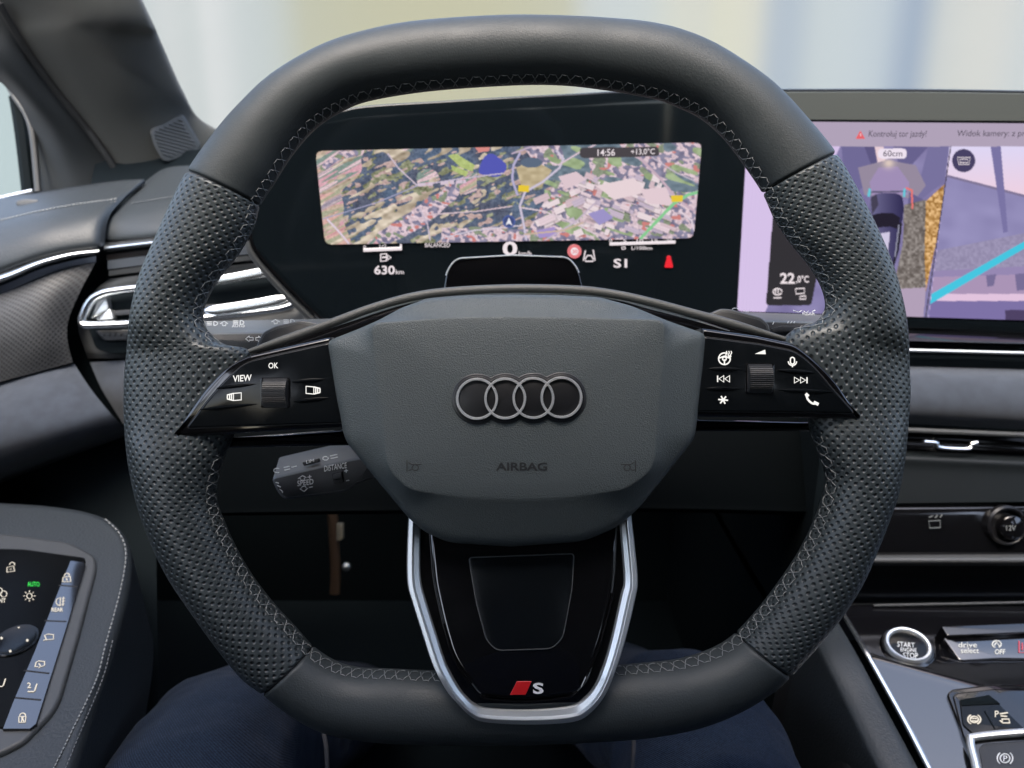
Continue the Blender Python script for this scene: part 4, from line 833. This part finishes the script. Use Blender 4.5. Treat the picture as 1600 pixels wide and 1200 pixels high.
one(plate(bz, marm(0), -.02, .0030, 6, 4, .0005), 'switch_surround', mdplast, arm, ang=60)
swp = fillet([(-180,862),(8,863),(40,864),(134,877),(136,884),(102,990),(57,1134),(45,1144),(0,1145),(-180,1140)], [0,6,0,7,6,0,8,8,0,0], 5)
swo = one(plate(swp, marm(0), .0, .0042, 3, 3, .0005), 'switch_panel', M('switch_satin_black', (.003, .0035, .004), .3, spec=.05), arm, ang=60)
ms = marm(.0042)
_a, _b = ms(136., 884., 0.)[0], ms(57., 1134., 0.)[0]; _h = (_b-_a)/np.linalg.norm(_b-_a); _r = np.cross(_h, AN); _r *= np.sign(_r[0]); SNn = AN+.02*_r; SNn /= np.linalg.norm(SNn)
def mstrip(x, y, h):
    x = np.atleast_1d(np.asarray(x, float)); y = np.atleast_1d(np.asarray(y, float)); rr = ray(x, y); t_ = ((_a-CAM)@SNn)/(rr@SNn)
    return CAM+rr*t_[:, None]+SNn*np.broadcast_to(np.asarray(h, float), x.shape)[:, None]
KM = [mstrip]*5
one(plate([(110,876),(131,878.5),(134,884),(103,986),(57,1132),(47,1140),(4,1140),(20,1098),(54,1018),(82,946)], mstrip, -.002, .0004, .8, 1, .0004), 'switch_key', console_m, swo, ang=20)
for a in ((92,915,121,917.5),(70,970.5,104,972),(38,1048.5,77,1053),(24,1091,64,1094.5)):
    q = np.linspace(0, 1, 5); one(tube(mstrip(a[0]+(a[2]-a[0])*q, a[1]+(a[3]-a[1])*q, np.full(5, .0004)), .0006, 8, ref=SNn, squash=.5), 'key_gap', core_m, swo)
kn = marm(.0042)(28., 1009., 0.)[0]; one(lathe(kn, AN, [(.0133, -.003), (.0133, .0008), (.0126, .0014), (.0112, .0012), (.0100, .0008), (.001, .0006)], 48, (0, 1, 0)), 'mirror_knob', pianob, swo, ang=30)
kmap = marm(.0052)
fills([arc(x, y, 2.0, 0, 330, 10) for x, y in ((32.5, 989), (6, 1006.5), (46, 1010), (19.5, 1027))], kmap, 'knob_light', icon_warm, swo, .0002)
SM = .0005
def sw(L, w_, nm, m=icon_warm, mp_s=None): strokes(L, w_*.62, mp_s or ms, nm, m, swo, .0008, mpp=SM)
sw([[(14, 895), (24, 893), (26, 901), (14, 902.5), (14, 895)], arc(22, 891, 4, -10, 180, 8), [(18, 898), (21, 898)]], 2.0, 'unlock_symbol')
sw([[(99, 903), (110, 902), (111, 910), (98, 910), (99, 903)], arc(105, 901, 4, 0, 180, 8), [(104, 905), (105, 908)]], 2.2, 'lock_symbol', mp_s=KM[0])
text('AUTO', (46, 917, 64.5, 924.5), ms, 'auto_lettering', icon_green, swo, .0004, .02, shear=-.2)
sw([arc(49, 940, 4.2, 0, 360, 12)]+[[(49+6.5*math.cos(a), 940-6*math.sin(a)), (49+9.5*math.cos(a), 940-8.5*math.sin(a))] for a in np.arange(0, 6.2, math.pi/4)], 1.7, 'light_symbol')
sw([arc(94, 941.5, 6, 80, 290, 10), [(95, 935), (94, 948)], [(97, 937), (102, 936)], [(97, 941), (102, 940)], [(96, 945.5), (101, 945)], [(99.5, 934), (98.5, 948)]], 1.6, 'fog_light_symbol', mp_s=KM[1]); text('REAR', (81, 951, 99, 957), KM[1], 'rear_lettering', icon_warm, swo, .0008, .015)
sw([arc(2, 932, 5, 0, 360, 10), arc(9, 937, 5, 0, 360, 10), [(0, 939), (6, 939)]], 1.7, 'fog_light_symbol'); text('FRONT', (-14, 943, 12, 950), ms, 'front_lettering', icon_warm, swo, .0004, .015)
sw([[(70, 994), (75, 992), (84, 993), (84, 1000), (73, 1001), (70, 994)], [(73, 1000), (68, 1002)]], 1.9, 'mirror_symbol', mp_s=KM[2]); sw([[(57, 1036), (61, 1034), (70, 1035), (70, 1041), (65, 1043)], [(57, 1036), (55, 1043), (60, 1043)], [(61, 1038), (64, 1042), (61, 1045)]], 1.9, 'mirror_symbol', mp_s=KM[2])
text('2', (43, 1068, 49, 1076.5), KM[3], 'memory_number', icon_warm, swo, .0008, .01); text('1', (-3, 1064, 2, 1073), ms, 'memory_number', icon_warm, swo, .0004, .01)
for x, mq in ((50, KM[3]), (4, ms)): sw([[(x+8, 1070), (x+5, 1080), (x+3, 1082), (x-6, 1082)]], 2.4, 'seat_symbol', mp_s=mq)
sw([[(30, 1121), (41, 1121), (40, 1130), (30, 1130), (30, 1121)], arc(36, 1120, 4.5, 0, 180, 8), arc(35.5, 1123, 1.2, 0, 360, 6), [(35.5, 1124), (34, 1129)], [(35.5, 1124), (38, 1129)]], 1.8, 'child_lock_symbol', mp_s=KM[4])

# A-pillar
pil = thing('windscreen_pillar', 'grey fabric pillar trim with ribbed tweeter between windscreen and side window', 'pillar', P(200, 290, .80))
patch_obj([[(20,-420,.60),(60,-400,.60),(-40,-380,.58),(-120,-350,.56),(-200,-300,.55)],
           [(222,0,.705),(212,0,.690),(150,-10,.672),(80,-15,.665),(-8,-5,.672)],
           [(250,62,.745),(238,60,.728),(170,55,.700),(100,55,.690),(30,60,.698)],
           [(286,143,.80),(275,142,.775),(205,140,.740),(135,135,.730),(82,135,.738)],
           [(316,190,.84),(303,184,.815),(240,195,.775),(175,200,.765),(135,200,.772)],
           [(380,222,.87),(345,218,.84),(270,245,.80),(205,250,.79),(170,250,.795)],
           [(420,262,.88),(370,262,.85),(300,290,.82),(235,300,.81),(196,300,.815)]], 'pillar_trim', fabric, pil, 10, 10)
patch_obj([[(-200,-300,.58),(-240,-280,.58),(-280,-250,.58)], [(-2,-5,.676),(-60,30,.676),(-110,60,.70)], [(34,60,.702),(0,95,.70),(-30,105,.72)], [(84,132,.740),(45,150,.73),(22,150,.76)], [(137,200,.775),(85,205,.765),(49,200,.80)], [(172,250,.80),(105,255,.79),(58,250,.82)], [(200,302,.82),(120,315,.81),(64,312,.83)]], 'window_corner_trim', M('corner_plastic', (.026, .030, .032), .6), pil, 8, 10)
sm = cr([(-2,5),(30,60),(83,135),(137,202),(172,252),(192,285)], 10); one(tube(P(sm[:, 0], sm[:, 1], np.interp(sm[:, 1], [5, 60, 135, 202, 285], [.671, .696, .736, .771, .803])), .0035, 8), 'trim_seam', M('seam_rubber', (.020, .021, .021), .6), pil)
ws_ = cr([(-30,120),(0,117),(24,152),(42,180),(52,215),(60,300)], 8); one(tube(P(ws_[:, 0], ws_[:, 1], np.full(len(ws_), .80)), .0035, 8), 'window_seal', mdplast, pil)
ws_ = cr([(26,152),(31,180),(38,230),(46,300)], 8); one(tube(P(ws_[:, 0], ws_[:, 1], np.full(len(ws_), .81)), .0075, 8), 'window_seal', black, pil)
tw = fillet([(233,202),(286,177),(296,196),(314,226),(311,236),(262,254),(252,250),(240,228)], [8,8,4,6,6,8,6,4], 5)
mtw = lambda x, y, h: P(x, y, np.interp(np.asarray(x, float), [230, 315], [.772, .812])) + np.array([.35, -.93, -.1])*np.asarray(h, float)[..., None]
one(plate(tw, mtw, -.012, .0016, 3, 3, .0006), 'tweeter_frame', M('tweeter_plastic', (.030, .033, .033), .5), pil, ang=60)
one(plate(inset(tw, 5), mtw, .0, .0012, .6, 1, .0006), 'tweeter_mesh', black, pil)
twi = inset(tw, 6)
for k in range(13):
    y0 = 186+k*5.4; q = np.linspace(225, 320, 120); yy = y0+(q-273)*.27; m_ = mask_poly(q, yy, twi)
    if m_.sum() < 4: continue
    q, yy = q[m_], yy[m_]; one(tube(mtw(q[::4], yy[::4], np.full(len(q[::4]), .0018)), .0010, 6, ref=(.35, -.93, -.1)), 'tweeter_rib', mdplast, pil)
# glass panes
wsn = thing('windscreen', 'clear windscreen glass above the dashboard', 'windscreen', (0, .95, 1.0))
one(patch3([[(-.36,.86,.98),(0,1.00,.98),(.5,1.06,.98),(1.0,.95,.98)], [(-.38,.62,1.14),(0,.74,1.16),(.5,.78,1.16),(1.0,.66,1.14)], [(-.42,.36,1.28),(0,.42,1.30),(.5,.44,1.30),(1.0,.38,1.28)]], 8, 8)[:2], 'windscreen_pane', glass, wsn, recalc=False)
swn = thing('side_window', 'driver side window glass at the far left', 'window', (-.58, .5, .92))
one(patch3([[(-.60,-.2,.90),(-.60,.4,.90),(-.60,.85,.90)], [(-.585,-.2,1.28),(-.585,.4,1.27),(-.585,.7,1.05)]], 6, 6)[:2], 'window_pane', glass, swn, recalc=False)
wst = cr([(-60,325),(0,311),(30,304),(52,299)], 6); one(tube(P(wst[:, 0], wst[:, 1], np.full(len(wst), .80)), .0028, 8), 'window_trim', chrome, swn)

# ---- dashboard, left end
dash = thing('dashboard', 'dark dashboard with leather top, chrome strips and blue grey suede panels', 'dashboard', (.2, .7, .8))
patch_obj([[(226,284,.75),(262,262,.75),(330,258,.75),(430,255,.75),(520,240,.75)], [(186,327,.690),(258,312,.680),(330,300,.675),(420,290,.68),(520,280,.68)], [(170,348,.672),(250,343,.66),(330,336,.655),(420,328,.655),(520,320,.655)], [(164,375,.668),(250,366,.655),(330,358,.650),(420,350,.65),(520,342,.65)], [(166,382,.68),(250,372,.668),(330,364,.66),(420,356,.66),(520,348,.66)]], 'dash_pad', padm, dash, 8, 8)
stitch_line([(206,317),(258,309),(330,297),(400,288)], [.695, .683, .678, .68], 'stitching', dash, 6, 1.6, -.004, thread_d)
patch_obj([[(161,380,.668),(250,370,.658),(330,362,.653),(450,350,.65)], [(162,386,.658),(250,376,.648),(330,368,.643),(450,356,.64)], [(163,392,.660),(250,381,.650),(330,373,.645),(450,361,.642)], [(165,397,.668),(250,386,.658),(330,378,.653),(450,366,.65)]], 'chrome_strip', chrome, dash, 8, 5)
for k, (y0, y1, mm) in enumerate(((398, 406, M('strip_brown', (.06, .055, .055), .3, .6)), (407, 421, M('strip_blue', (.05, .058, .07), .4)), (423, 431, mdplast))):
    patch_obj([[(166+k*2,y0,.664),(250,y0-10,.655),(330,y0-18,.65),(450,y0-30,.645)], [(166+k*2,y1,.666),(250,y1-10,.657),(330,y1-18,.652),(450,y1-30,.648)]], 'layer_strip', mm, dash, 6, 4)
# dark side cheek in the gap
patch_obj([[(150,250,.80),(240,240,.80),(460,220,.80)], [(110,430,.72),(180,420,.70),(460,400,.70)], [(80,520,.70),(150,500,.69),(460,480,.69)], [(100,600,.70),(180,580,.69),(460,560,.69)], [(180,760,.72),(240,740,.72),(460,720,.72)]], 'end_cheek', black, dash, 6, 6)
patch_obj([[(172,436,.662),(220,430,.656),(330,418,.65),(470,404,.648)], [(150,452,.672),(200,446,.660),(330,430,.655),(480,415,.652)], [(134,480,.678),(200,476,.668),(330,462,.665),(490,448,.66)], [(122,510,.680),(200,512,.668),(330,505,.662),(500,490,.655)], [(132,545,.680),(200,548,.664),(330,545,.655),(520,540,.65)], [(138,560,.684),(200,560,.668),(330,558,.66),(520,555,.655)]], 'vent_fascia', mdplast, dash, 8, 8)
patch_obj([[(140,566,.680),(220,562,.662),(330,560,.655),(520,558,.65)], [(160,610,.670),(240,600,.650),(330,596,.64),(520,594,.64)], [(196,668,.680),(250,655,.665),(330,650,.66),(520,645,.66)]], 'suede_panel', suede, dash, 8, 8)
vent = thing('air_vent', 'chrome framed air vent at the door end of the dashboard', 'air vent', P(290, 480, .66))
vp = cr([(130,497),(140,474),(156,461),(190,453),(300,442),(400,431),(440,427),(462,440),(462,470),(445,480),(400,487),(300,498),(200,506),(150,508),(132,507)], 6, True)
one(tube(P(vp[:, 0], vp[:, 1], np.full(len(vp), .645)), .0034, 12, True, squash=1.3), 'vent_ring', chrome, vent)
vi = inset(vp, 4); one(plate(vi, mt(.655), -.002, .0, .5, 1), 'vent_cavity', black, vent)
one(plate(fillet([(142,499),(152,470),(168,462),(170,484)], 4), mt(.650), -.006, .001, 3, 3), 'vent_end', satin, vent)
one(plate(fillet([(150,500),(172,482),(178,498)], 3), mt(.648), -.006, .001, 3, 3), 'vent_end', satin, vent)
for (y0, y1, r) in ((446, 424, .0040), (492, 470, .0046)):
    q = np.linspace(0, 1, 16); xx = 320+q*(120 if y0 < 470 else 138); yy = y0-6+(y1-y0)*q**1.3
    one(tube(P(xx, yy, np.full(16, .641)), r*np.minimum(1, np.minimum(q*8+.3, (1-q)*5+.15)), 10, squash=.6), 'vent_vane', chrome, vent)
one(plate(fillet([(172,486),(452,468),(452,474),(172,494)], 2), mt(.652), -.004, .001, 1, 2), 'vent_vane', dkplast, vent)
one(plate(fillet([(140,512),(420,504),(420,545),(178,553),(152,546)], [6,0,0,8,8], 5), mt(.662), -.004, .003, 3, 3), 'control_recess', black, vent)
one(plate(fillet([(149,517),(420,508),(420,524),(165,533)], [4,0,0,6], 5), mt(.658), -.004, .002, 2, 3), 'thumb_wheel', dkplast, vent)
fills([arc(x, 524-(x-160)*.045, 2.6, 0, 330, 8) for x in range(160, 330, 9)], mt(.6555), 'wheel_dots', mdplast, vent, .0004)

# ---- dashboard, passenger side bands
def band(rows, name, m, par=dash, nu=6, nv=6):   # rows: (y at x=1420, y at x=1600, t)
    c = []
    for y0, y1, t in rows: c.append([(x, y0+(y1-y0)*(x-1420)/180, t+(.004 if x > 1700 else 0)) for x in (1312, 1360, 1420, 1600, 1800, 2300)])
    return patch_obj(c, name, m, par, nu, nv)
band([(500, 506, .66), (512, 518, .645), (520, 525, .620), (531, 535, .610), (534, 539, .612), (544, 548, .628)], 'display_ledge', piano)
q = np.array([1312, 1360, 1420, 1600, 1800., 2300.]); one(tube(P(q, 547+(q-1420)*.026, np.full(6, .612)), .0013, 8), 'chrome_line', satin, dash)
band([(550, 554, .625), (560, 565, .622), (572, 577, .625)], 'dark_strip', black)  # matte black strip under the chrome line
band([(571, 576, .63), (576, 581, .618), (590, 596, .603), (620, 627, .597), (645, 654, .60), (662, 671, .615)], 'suede_panel', suede)
one(tube(P(q, 672+(q-1420)*.042, np.full(6, .607)), .0021, 8), 'trim_line', mdplast, dash)
band([(675, 683, .62), (690, 698, .63), (704, 712, .625)], 'vent_slot', piano)
hd = cr([(1443,690),(1462,692),(1468,699),(1510,701),(1518,693),(1526,691)], 6); one(tube(P(hd[:, 0], hd[:, 1], np.full(len(hd), .605)), .0016, 8, squash=1.5), 'vent_handle', chrome, dash)
band([(704, 712, .63), (709, 717, .612), (716, 724, .605), (735, 742, .606), (786, 784, .605)], 'lower_fascia', M('fascia_black', (.006, .008, .009), .5, spec=.25))
band([(787, 784, .612), (800, 800, .606), (862, 862, .605), (868, 868, .607)], 'socket_panel', piano)
band([(867, 866, .605), (872, 872, .598), (880, 880, .598), (884, 884, .61)], 'shelf_lip', mdplast)
band([(884, 884, .64), (910, 910, .66), (938, 936, .66), (944, 941, .60)], 'storage_tray', dkplast)
q2 = np.array([1365, 1420, 1500, 1600, 1800.]); one(tube(P(q2, 946-(q2-1365)*.02, np.full(5, .594)), .0010, 8), 'tray_edge', mdplast, dash)
strokes([[(1450, 814), (1468, 813), (1468, 824), (1452, 825), (1450, 814)], [(1450, 808), (1457, 806)], [(1460, 809), (1464, 805)], [(1468, 808), (1471, 804)]], 2.2, mt(.600), 'charging_symbol', M('faint_symbol', (.09, .10, .10), .6), dash, .001, mpp=.0005)
sk = thing('power_socket', 'round black 12V socket with bright rim on the lower dashboard', 'power socket', P(1570, 820, .602))
one(lathe(P(1570, 820, .604), NW, [(.0155, -.002), (.0155, .003), (.0140, .0045), (.0125, .0035), (.0115, .0), (.001, -.001)], 40), 'socket_rim', M('socket_gloss', (.008, .008, .009), .25, spec=.3), sk, ang=40)
one(lathe(P(1577, 824, .602), NW, [(.0095, -.004), (.0095, .004), (.008, .005), (.001, .005)], 32), 'socket_lid', piano, sk, ang=40)
text('12V', (1572, 821, 1587, 829), mt(.5965), 'socket_lettering', M('socket_print', (.2, .21, .21), .6), sk, .0003, 0)

# knee panel, column surround and footwell
band_l = [[(330,560,.66),(600,560,.66),(1000,560,.66),(1300,560,.66)], [(330,700,.64),(600,700,.62),(1000,700,.62),(1300,700,.64)], [(340,792,.63),(600,788,.61),(1000,785,.61),(1300,790,.63)], [(340,800,.635),(600,797,.615),(1000,794,.615),(1300,800,.635)], [(340,806,.68),(600,803,.66),(1000,800,.66),(1300,806,.68)]]
patch_obj(band_l, 'knee_panel', M('knee_plastic', (.001, .0016, .002), .7, spec=.02), dash, 6, 8)
fw = MB().add(boxv(-.55, .24, 1.05, 1.08, .28, .95)).add(boxv(.24, .26, .30, 1.08, .28, .56)).add(boxv(.24, .26, .56, 1.08, .55, .76)).add(boxv(-.57, -.55, .3, 1.08, .28, .9)).add(boxv(-.24, .25, .70, 1.07, .90, .92)).add(boxv(-.55, .24, .3, 1.06, .285, .30)); fw.add(boxv(.26, 1.05, .72, .74, .28, .95)).add(boxv(-.60, 1.05, 1.09, 1.25, .2, .975)); o = fw.build('footwell', black, None); o['kind'] = 'structure'; o['label'] = 'dark footwell with added light-blocking walls behind and below the steering wheel'; o['category'] = 'footwell'  # side wall, passenger firewall and cowl boxes added to block stray light
pd = thing('brake_pedal', 'brownish metal pedal arm in the dark footwell', 'pedal', (-.25, 1.0, .35))
pa_ = cr([(519,800),(521,830),(523,870),(524,900),(523,928)], 6); one(tube(P(pa_[:, 0], pa_[:, 1], np.full(len(pa_), .95)), .0065, 8, squash=.6), 'pedal_arm', M('bronze_metal', (.22, .14, .09), .4, .7), pd)
one(plate(fillet([(526,818),(536,818),(536,842),(526,846)], 2), mt(.94), -.006, .002, 2, 2), 'pedal_switch', M('pale_plastic', (.30, .27, .20), .5), pd)
one(lathe(P(541, 886, .94), NW, [(.005, -.004), (.005, .002), (.003, .004), (.0005, .0045)], 20), 'pedal_bolt', satin, pd)

# ================================================================== CENTRE CONSOLE
con = thing('centre_console', 'glossy black centre console with start button and switch bar', 'centre console', (.36, .40, .45))
CZ = .62; CK = .36; HA = onz(1362., 1026., CZ); HB = onz(1610., 1096., CZ); HD = (HB-HA)/np.linalg.norm(HB-HA); HE = np.array([HD[1], -HD[0], 0.])
CN2 = np.cross(HD, HE-np.array([0, 0, CK])); CN2 /= np.linalg.norm(CN2); CN2 *= np.sign(CN2[2])
def consz(dz):
    def f(x, y, h):
        x = np.atleast_1d(np.asarray(x, float)); y = np.atleast_1d(np.asarray(y, float)); h = np.broadcast_to(np.asarray(h, float), x.shape); rr = ray(x, y)
        p1 = CAM+rr*((CZ-CAM[2])/rr[:, 2])[:, None]; p2 = CAM+rr*(((HA-CAM)@CN2)/(rr@CN2))[:, None]
        w_ = np.clip(((p1-HA)@HE+.006)/.012, 0, 1); w_ = (w_*w_*(3-2*w_))[:, None]
        n = np.array([0, 0, 1.])*(1-w_)+CN2*w_; n /= np.linalg.norm(n, axis=1)[:, None]
        return p1*(1-w_)+p2*w_+n*(h+dz)[:, None]
    return f
mc = consz(0)
_ys = np.concatenate([[947, 952, 975, 1000, 1020], np.arange(1026, 1120, 3), [1125, 1135, 1150, 1170, 1190, 1220, 1280, 1340]]); _rw = []
for yy in _ys:
    xl = np.interp(yy, [930, 962, 1082, 1205, 1340], [1303, 1321, 1385, 1452, 1528]); _rw.append(mc(np.linspace(xl, 2000, 60), np.full(60, yy), 0.))
_rw = [_rw[0]-np.array([0, 0, .03])]+_rw
one(loft(_rw, False), 'console_top', console_m, con, recalc=False, ang=60)
ce = cr([(1318,962),(1345,1006),(1388,1082),(1420,1140),(1450,1198),(1510,1310)], 8); one(tube(mc(ce[:, 0], ce[:, 1], np.full(len(ce), .0005)), .0019, 8, ref=(0, 0, 1)), 'chrome_edge', chrome, con)
sA = [(1306,962),(1340,1020),(1380,1095),(1440,1206),(1500,1320)]
c3 = []
for dx, dz in ((0, -.002), (-.006, -.001), (-.020, -.004), (-.024, -.016), (-.030, -.08), (-.034, -.16)):
    c3.append([mc(x, y, 0.)[0]+np.array([dx, 0, dz]) for x, y in sA])
one(patch3(c3, 8, 5)[:2], 'console_side', padm, con, recalc=False)
one(patch3([[onz(np.float64(x), np.float64(y), .57)+np.array([dx, 0, dz]) for x, y in ((1255,1010),(1297,1090),(1345,1190),(1390,1300))] for dx, dz in ((.02, -.02), (0, 0), (-.012, -.003), (-.02, -.06), (-.02, -.16))], 8, 5)[:2], 'knee_bolster', dkplast, con, recalc=False)
sb_ = thing('start_button', 'round START ENGINE STOP button with silver ring on the console', 'button', onz(1417., 1015., CZ))
cb = onz(1417., 1015., CZ)
ax = np.array([-.10, -.28, 1.0])
one(lathe(cb+ax*.001, ax, [(.0178, -.006), (.0178, .0), (.0165, .003), (.0150, .002), (.0148, -.002)], 48, (0, 1, 0)), 'button_bezel', piano, sb_, ang=50)
one(lathe(cb+ax*.003, ax, [(.0150, -.006), (.0150, .002), (.0142, .0036), (.0128, .0034), (.0120, .0018)], 48, (0, 1, 0)), 'button_ring', satin, sb_, ang=50)
one(lathe(cb+ax*.003, ax, [(.0122, -.006), (.0122, .0018), (.0110, .0022), (.0005, .0024)], 48, (0, 1, 0)), 'button_face', pianob, sb_, ang=50)
axn = ax/np.linalg.norm(ax)
def mb(x, y, h):
    x = np.atleast_1d(np.asarray(x, float)); y = np.atleast_1d(np.asarray(y, float)); r = ray(x, y); c0 = cb+axn*.0058
    t = ((c0-CAM)@axn)/(r@axn); return CAM+r*t[:, None]+axn*np.broadcast_to(np.asarray(h, float), x.shape)[:, None]
text('START', (1402, 1004, 1429, 1012), mb, 'start_lettering', icon_dim, sb_, .0004, 0, skew=(0, .08)); text('ENGINE', (1407, 1013, 1432, 1019), mb, 'engine_lettering', icon_dim, sb_, .0004, 0, skew=(0, .05)); text('STOP', (1411, 1020.5, 1434, 1029), mb, 'stop_lettering', icon_dim, sb_, .0004, 0, skew=(0, .05))
swb = thing('switch_bar', 'slanted glossy switch bar marked drive select beside the start button', 'switch bar', onz(1560., 1010., CZ))
bar_p = fillet([(1474,996),(1600,990),(1800,984),(1800,1026),(1600,1030),(1560,1029),(1500,1033)], [3,0,0,0,0,12,6], 5)
ctr = onz(1560., 1030., CZ)
bn = np.array([0, -.42, .91])
def mbar(x, y, h):
    x = np.atleast_1d(np.asarray(x, float)); y = np.atleast_1d(np.asarray(y, float)); r = ray(x, y); t = ((ctr+np.array([0, 0, .002])-CAM)@bn)/(r@bn)
    return CAM+r*t[:, None]+bn*np.broadcast_to(np.asarray(h, float), x.shape)[:, None]
one(plate(bar_p, mbar, -.012, .0, 2, 3, .00045), 'bar_face', console_m, swb)
one(plate(fillet([(1468,982),(1600,977),(1800,972),(1800,990),(1600,993),(1478,998)], 3), mbar, -.012, .0035, 2, 3, .00045), 'bar_lip', piano, swb)
text('drive', (1497, 1004, 1526, 1012), mbar, 'drive_lettering', icon_w, swb, .0005, 0); text('select', (1501, 1013, 1529, 1021), mbar, 'select_lettering', icon_w, swb, .0005, 0)
strokes([arc(1557, 1007, 7, -60, 250, 14, 5.5), [(1553, 1009), (1557, 1004), (1561, 1010)]], 1.6, mbar, 'auto_stop_symbol', icon_w, swb, .0005, mpp=.00045); text('OFF', (1554, 1015, 1570, 1023), mbar, 'off_lettering', icon_w, swb, .0005, .01)
strokes([[(1592, 1002), (1592, 1020), (1604, 1020), (1604, 1002)], [(1597, 1005), (1597, 1016)]], 1.8, mbar, 'hazard_symbol', E('hazard_red', (235, 90, 110)), swb, .0005, mpp=.00045)
sel = thing('console_switch_block', 'raised switch block with parking brake key and silver rim on the console', 'switch block', onz(1550., 1140., CZ))
so1 = fillet([(1478,1088),(1486,1080),(1550,1073),(1700,1078),(1790,1200),(1790,1320),(1560,1320),(1520,1195)], [6,8,8,0,0,0,0,14], 5)
one(plate(so1, mc, -.004, .003, 4, 4, .00045), 'block_frame', piano, sel)
one(plate(fillet([(1487,1093),(1493,1088),(1548,1082),(1640,1086),(1705,1180),(1700,1215),(1530,1220),(1502,1152)], 6), mc, .0, .0042, 3, 3, .00045), 'block_inner_frame', piano, sel)
kp = fillet([(1497,1100),(1544,1093),(1600,1148),(1598,1150),(1520,1156),(1502,1140)], [3,6,2,2,4,4], 4)
kpo = one(plate(kp, mc, .0, .0054, 2, 3, .00045), 'key_plate', pianob, sel)
mk = consz(.0054)
one(plate(fillet([(1499,1102),(1543,1094),(1561,1108),(1500,1111)], 2), mk, -.002, .0006, 1, 2, .00045), 'key_step', black, kpo)
strokes([[(1536,1119),(1552,1147)]], 1.6, mk, 'key_divider', black, kpo, .0003, mpp=.00045)
strokes([arc(1520, 1132.5, 6.5, 0, 360, 14, 5), arc(1520, 1132.5, 10, 120, 240, 8, 8), arc(1520, 1132.5, 10, -60, 60, 8, 8), [(1516, 1131), (1524, 1131)], [(1516, 1135), (1524, 1135)]], 1.8, mk, 'brake_symbol', icon_warm, kpo, .0004, mpp=.00045)
text('P', (1552, 1119, 1558, 1129), mk, 'parking_lettering', icon_warm, kpo, .0004, .01); strokes([[(1560,1124),(1572,1122)], [(1561,1127),(1571,1128)], [(1563,1132),(1574,1132),(1575,1138),(1564,1138),(1563,1132)], [(1560,1134),(1563,1137)]], 2.0, mk, 'camera_symbol', icon_warm, kpo, .0004, mpp=.00045)
rimp = cr([(1545,1330),(1535,1265),(1522,1205),(1514,1168),(1524,1160),(1600,1153),(1680,1150)], 8)
one(tube(mc(rimp[:, 0], rimp[:, 1], np.full(len(rimp), .0060)), .0024, 10, ref=(0, 0, 1)), 'silver_rim', satin, sel)
one(plate(fillet([(1527,1176),(1535,1168),(1640,1160),(1660,1330),(1555,1330)], 4), mc, .0, .0046, 2, 3, .00045), 'brake_key', dkplast, sel)
mpk = consz(.0046); strokes([arc(1568, 1192, 7.5, 0, 360, 16, 7), arc(1568, 1192, 12, 130, 230, 8, 11), arc(1568, 1192, 12, -50, 50, 8, 11)], 1.5, mpk, 'parking_brake_symbol', icon_dim, sel, .0004, mpp=.00045); text('P', (1565.5, 1188, 1571.5, 1197), mpk, 'parking_lettering', icon_dim, sel, .0005, 0)

# ================================================================== THE DRIVER'S LEGS
def person():
    me = bpy.data.meshes.new('person')
    J = [(-.02, -.22, .58, .125), (-.10, -.16, .575, .105), (-.145, .10, .570, .082), (-.185, .32, .572, .070), (-.205, .44, .566, .060), (-.205, .52, .50, .058), (-.18, .68, .40, .052), (-.17, .78, .33, .04),
         (.06, -.16, .575, .105), (.085, .10, .570, .082), (.115, .32, .574, .070), (.125, .46, .568, .058), (.115, .55, .50, .058), (.06, .72, .40, .052), (.04, .84, .33, .04),
         (-.02, -.26, .75, .13), (-.02, -.28, .90, .14)]
    Ed = [(0, 1), (1, 2), (2, 3), (3, 4), (4, 5), (5, 6), (6, 7), (0, 8), (8, 9), (9, 10), (10, 11), (11, 12), (12, 13), (13, 14), (0, 15), (15, 16)]
    me.from_pydata([j[:3] for j in J], Ed, [])
    o = bpy.data.objects.new('person', me); col.objects.link(o); me.materials.append(jeans)
    sk_ = o.modifiers.new('skin', 'SKIN'); me.skin_vertices.new() if not me.skin_vertices else None
    for v, j in zip(me.skin_vertices[0].data, J): v.radius = (j[3], j[3])
    me.skin_vertices[0].data[0].use_root = True
    sb2 = o.modifiers.new('sub', 'SUBSURF'); sb2.levels = 5; sb2.render_levels = 5
    tx = bpy.data.textures.new('folds', 'CLOUDS'); tx.noise_scale = .085
    dm = o.modifiers.new('folds', 'DISPLACE'); dm.texture = tx; dm.strength = .017; dm.mid_level = .5; dm.texture_coords = 'GLOBAL'
    tx2 = bpy.data.textures.new('creases', 'CLOUDS'); tx2.noise_scale = .03
    dm2 = o.modifiers.new('creases', 'DISPLACE'); dm2.texture = tx2; dm2.strength = .004; dm2.mid_level = .5; dm2.texture_coords = 'GLOBAL'
    sk_.use_smooth_shade = True
    o['label'] = 'seated driver in dark blue jeans with knees under the wheel'; o['category'] = 'person'
    ROOT[o] = np.zeros(3)
    return o
per = person()
for pts in ([(506,1146),(510,1170),(512,1215)], [(988,1146),(990,1165),(987,1215)]):
    q = cr(pts, 10); z = .645; b = MB()
    p_ = np.stack([onz(np.float64(x), np.float64(y), z) for x, y in q]); one(tube(p_, .0012, 6, ref=(0, 0, 1)), 'trouser_seam', M('seam_thread', (.025, .022, .022), .8) if 'seam_thread' not in bpy.data.materials else bpy.data.materials['seam_thread'], per)
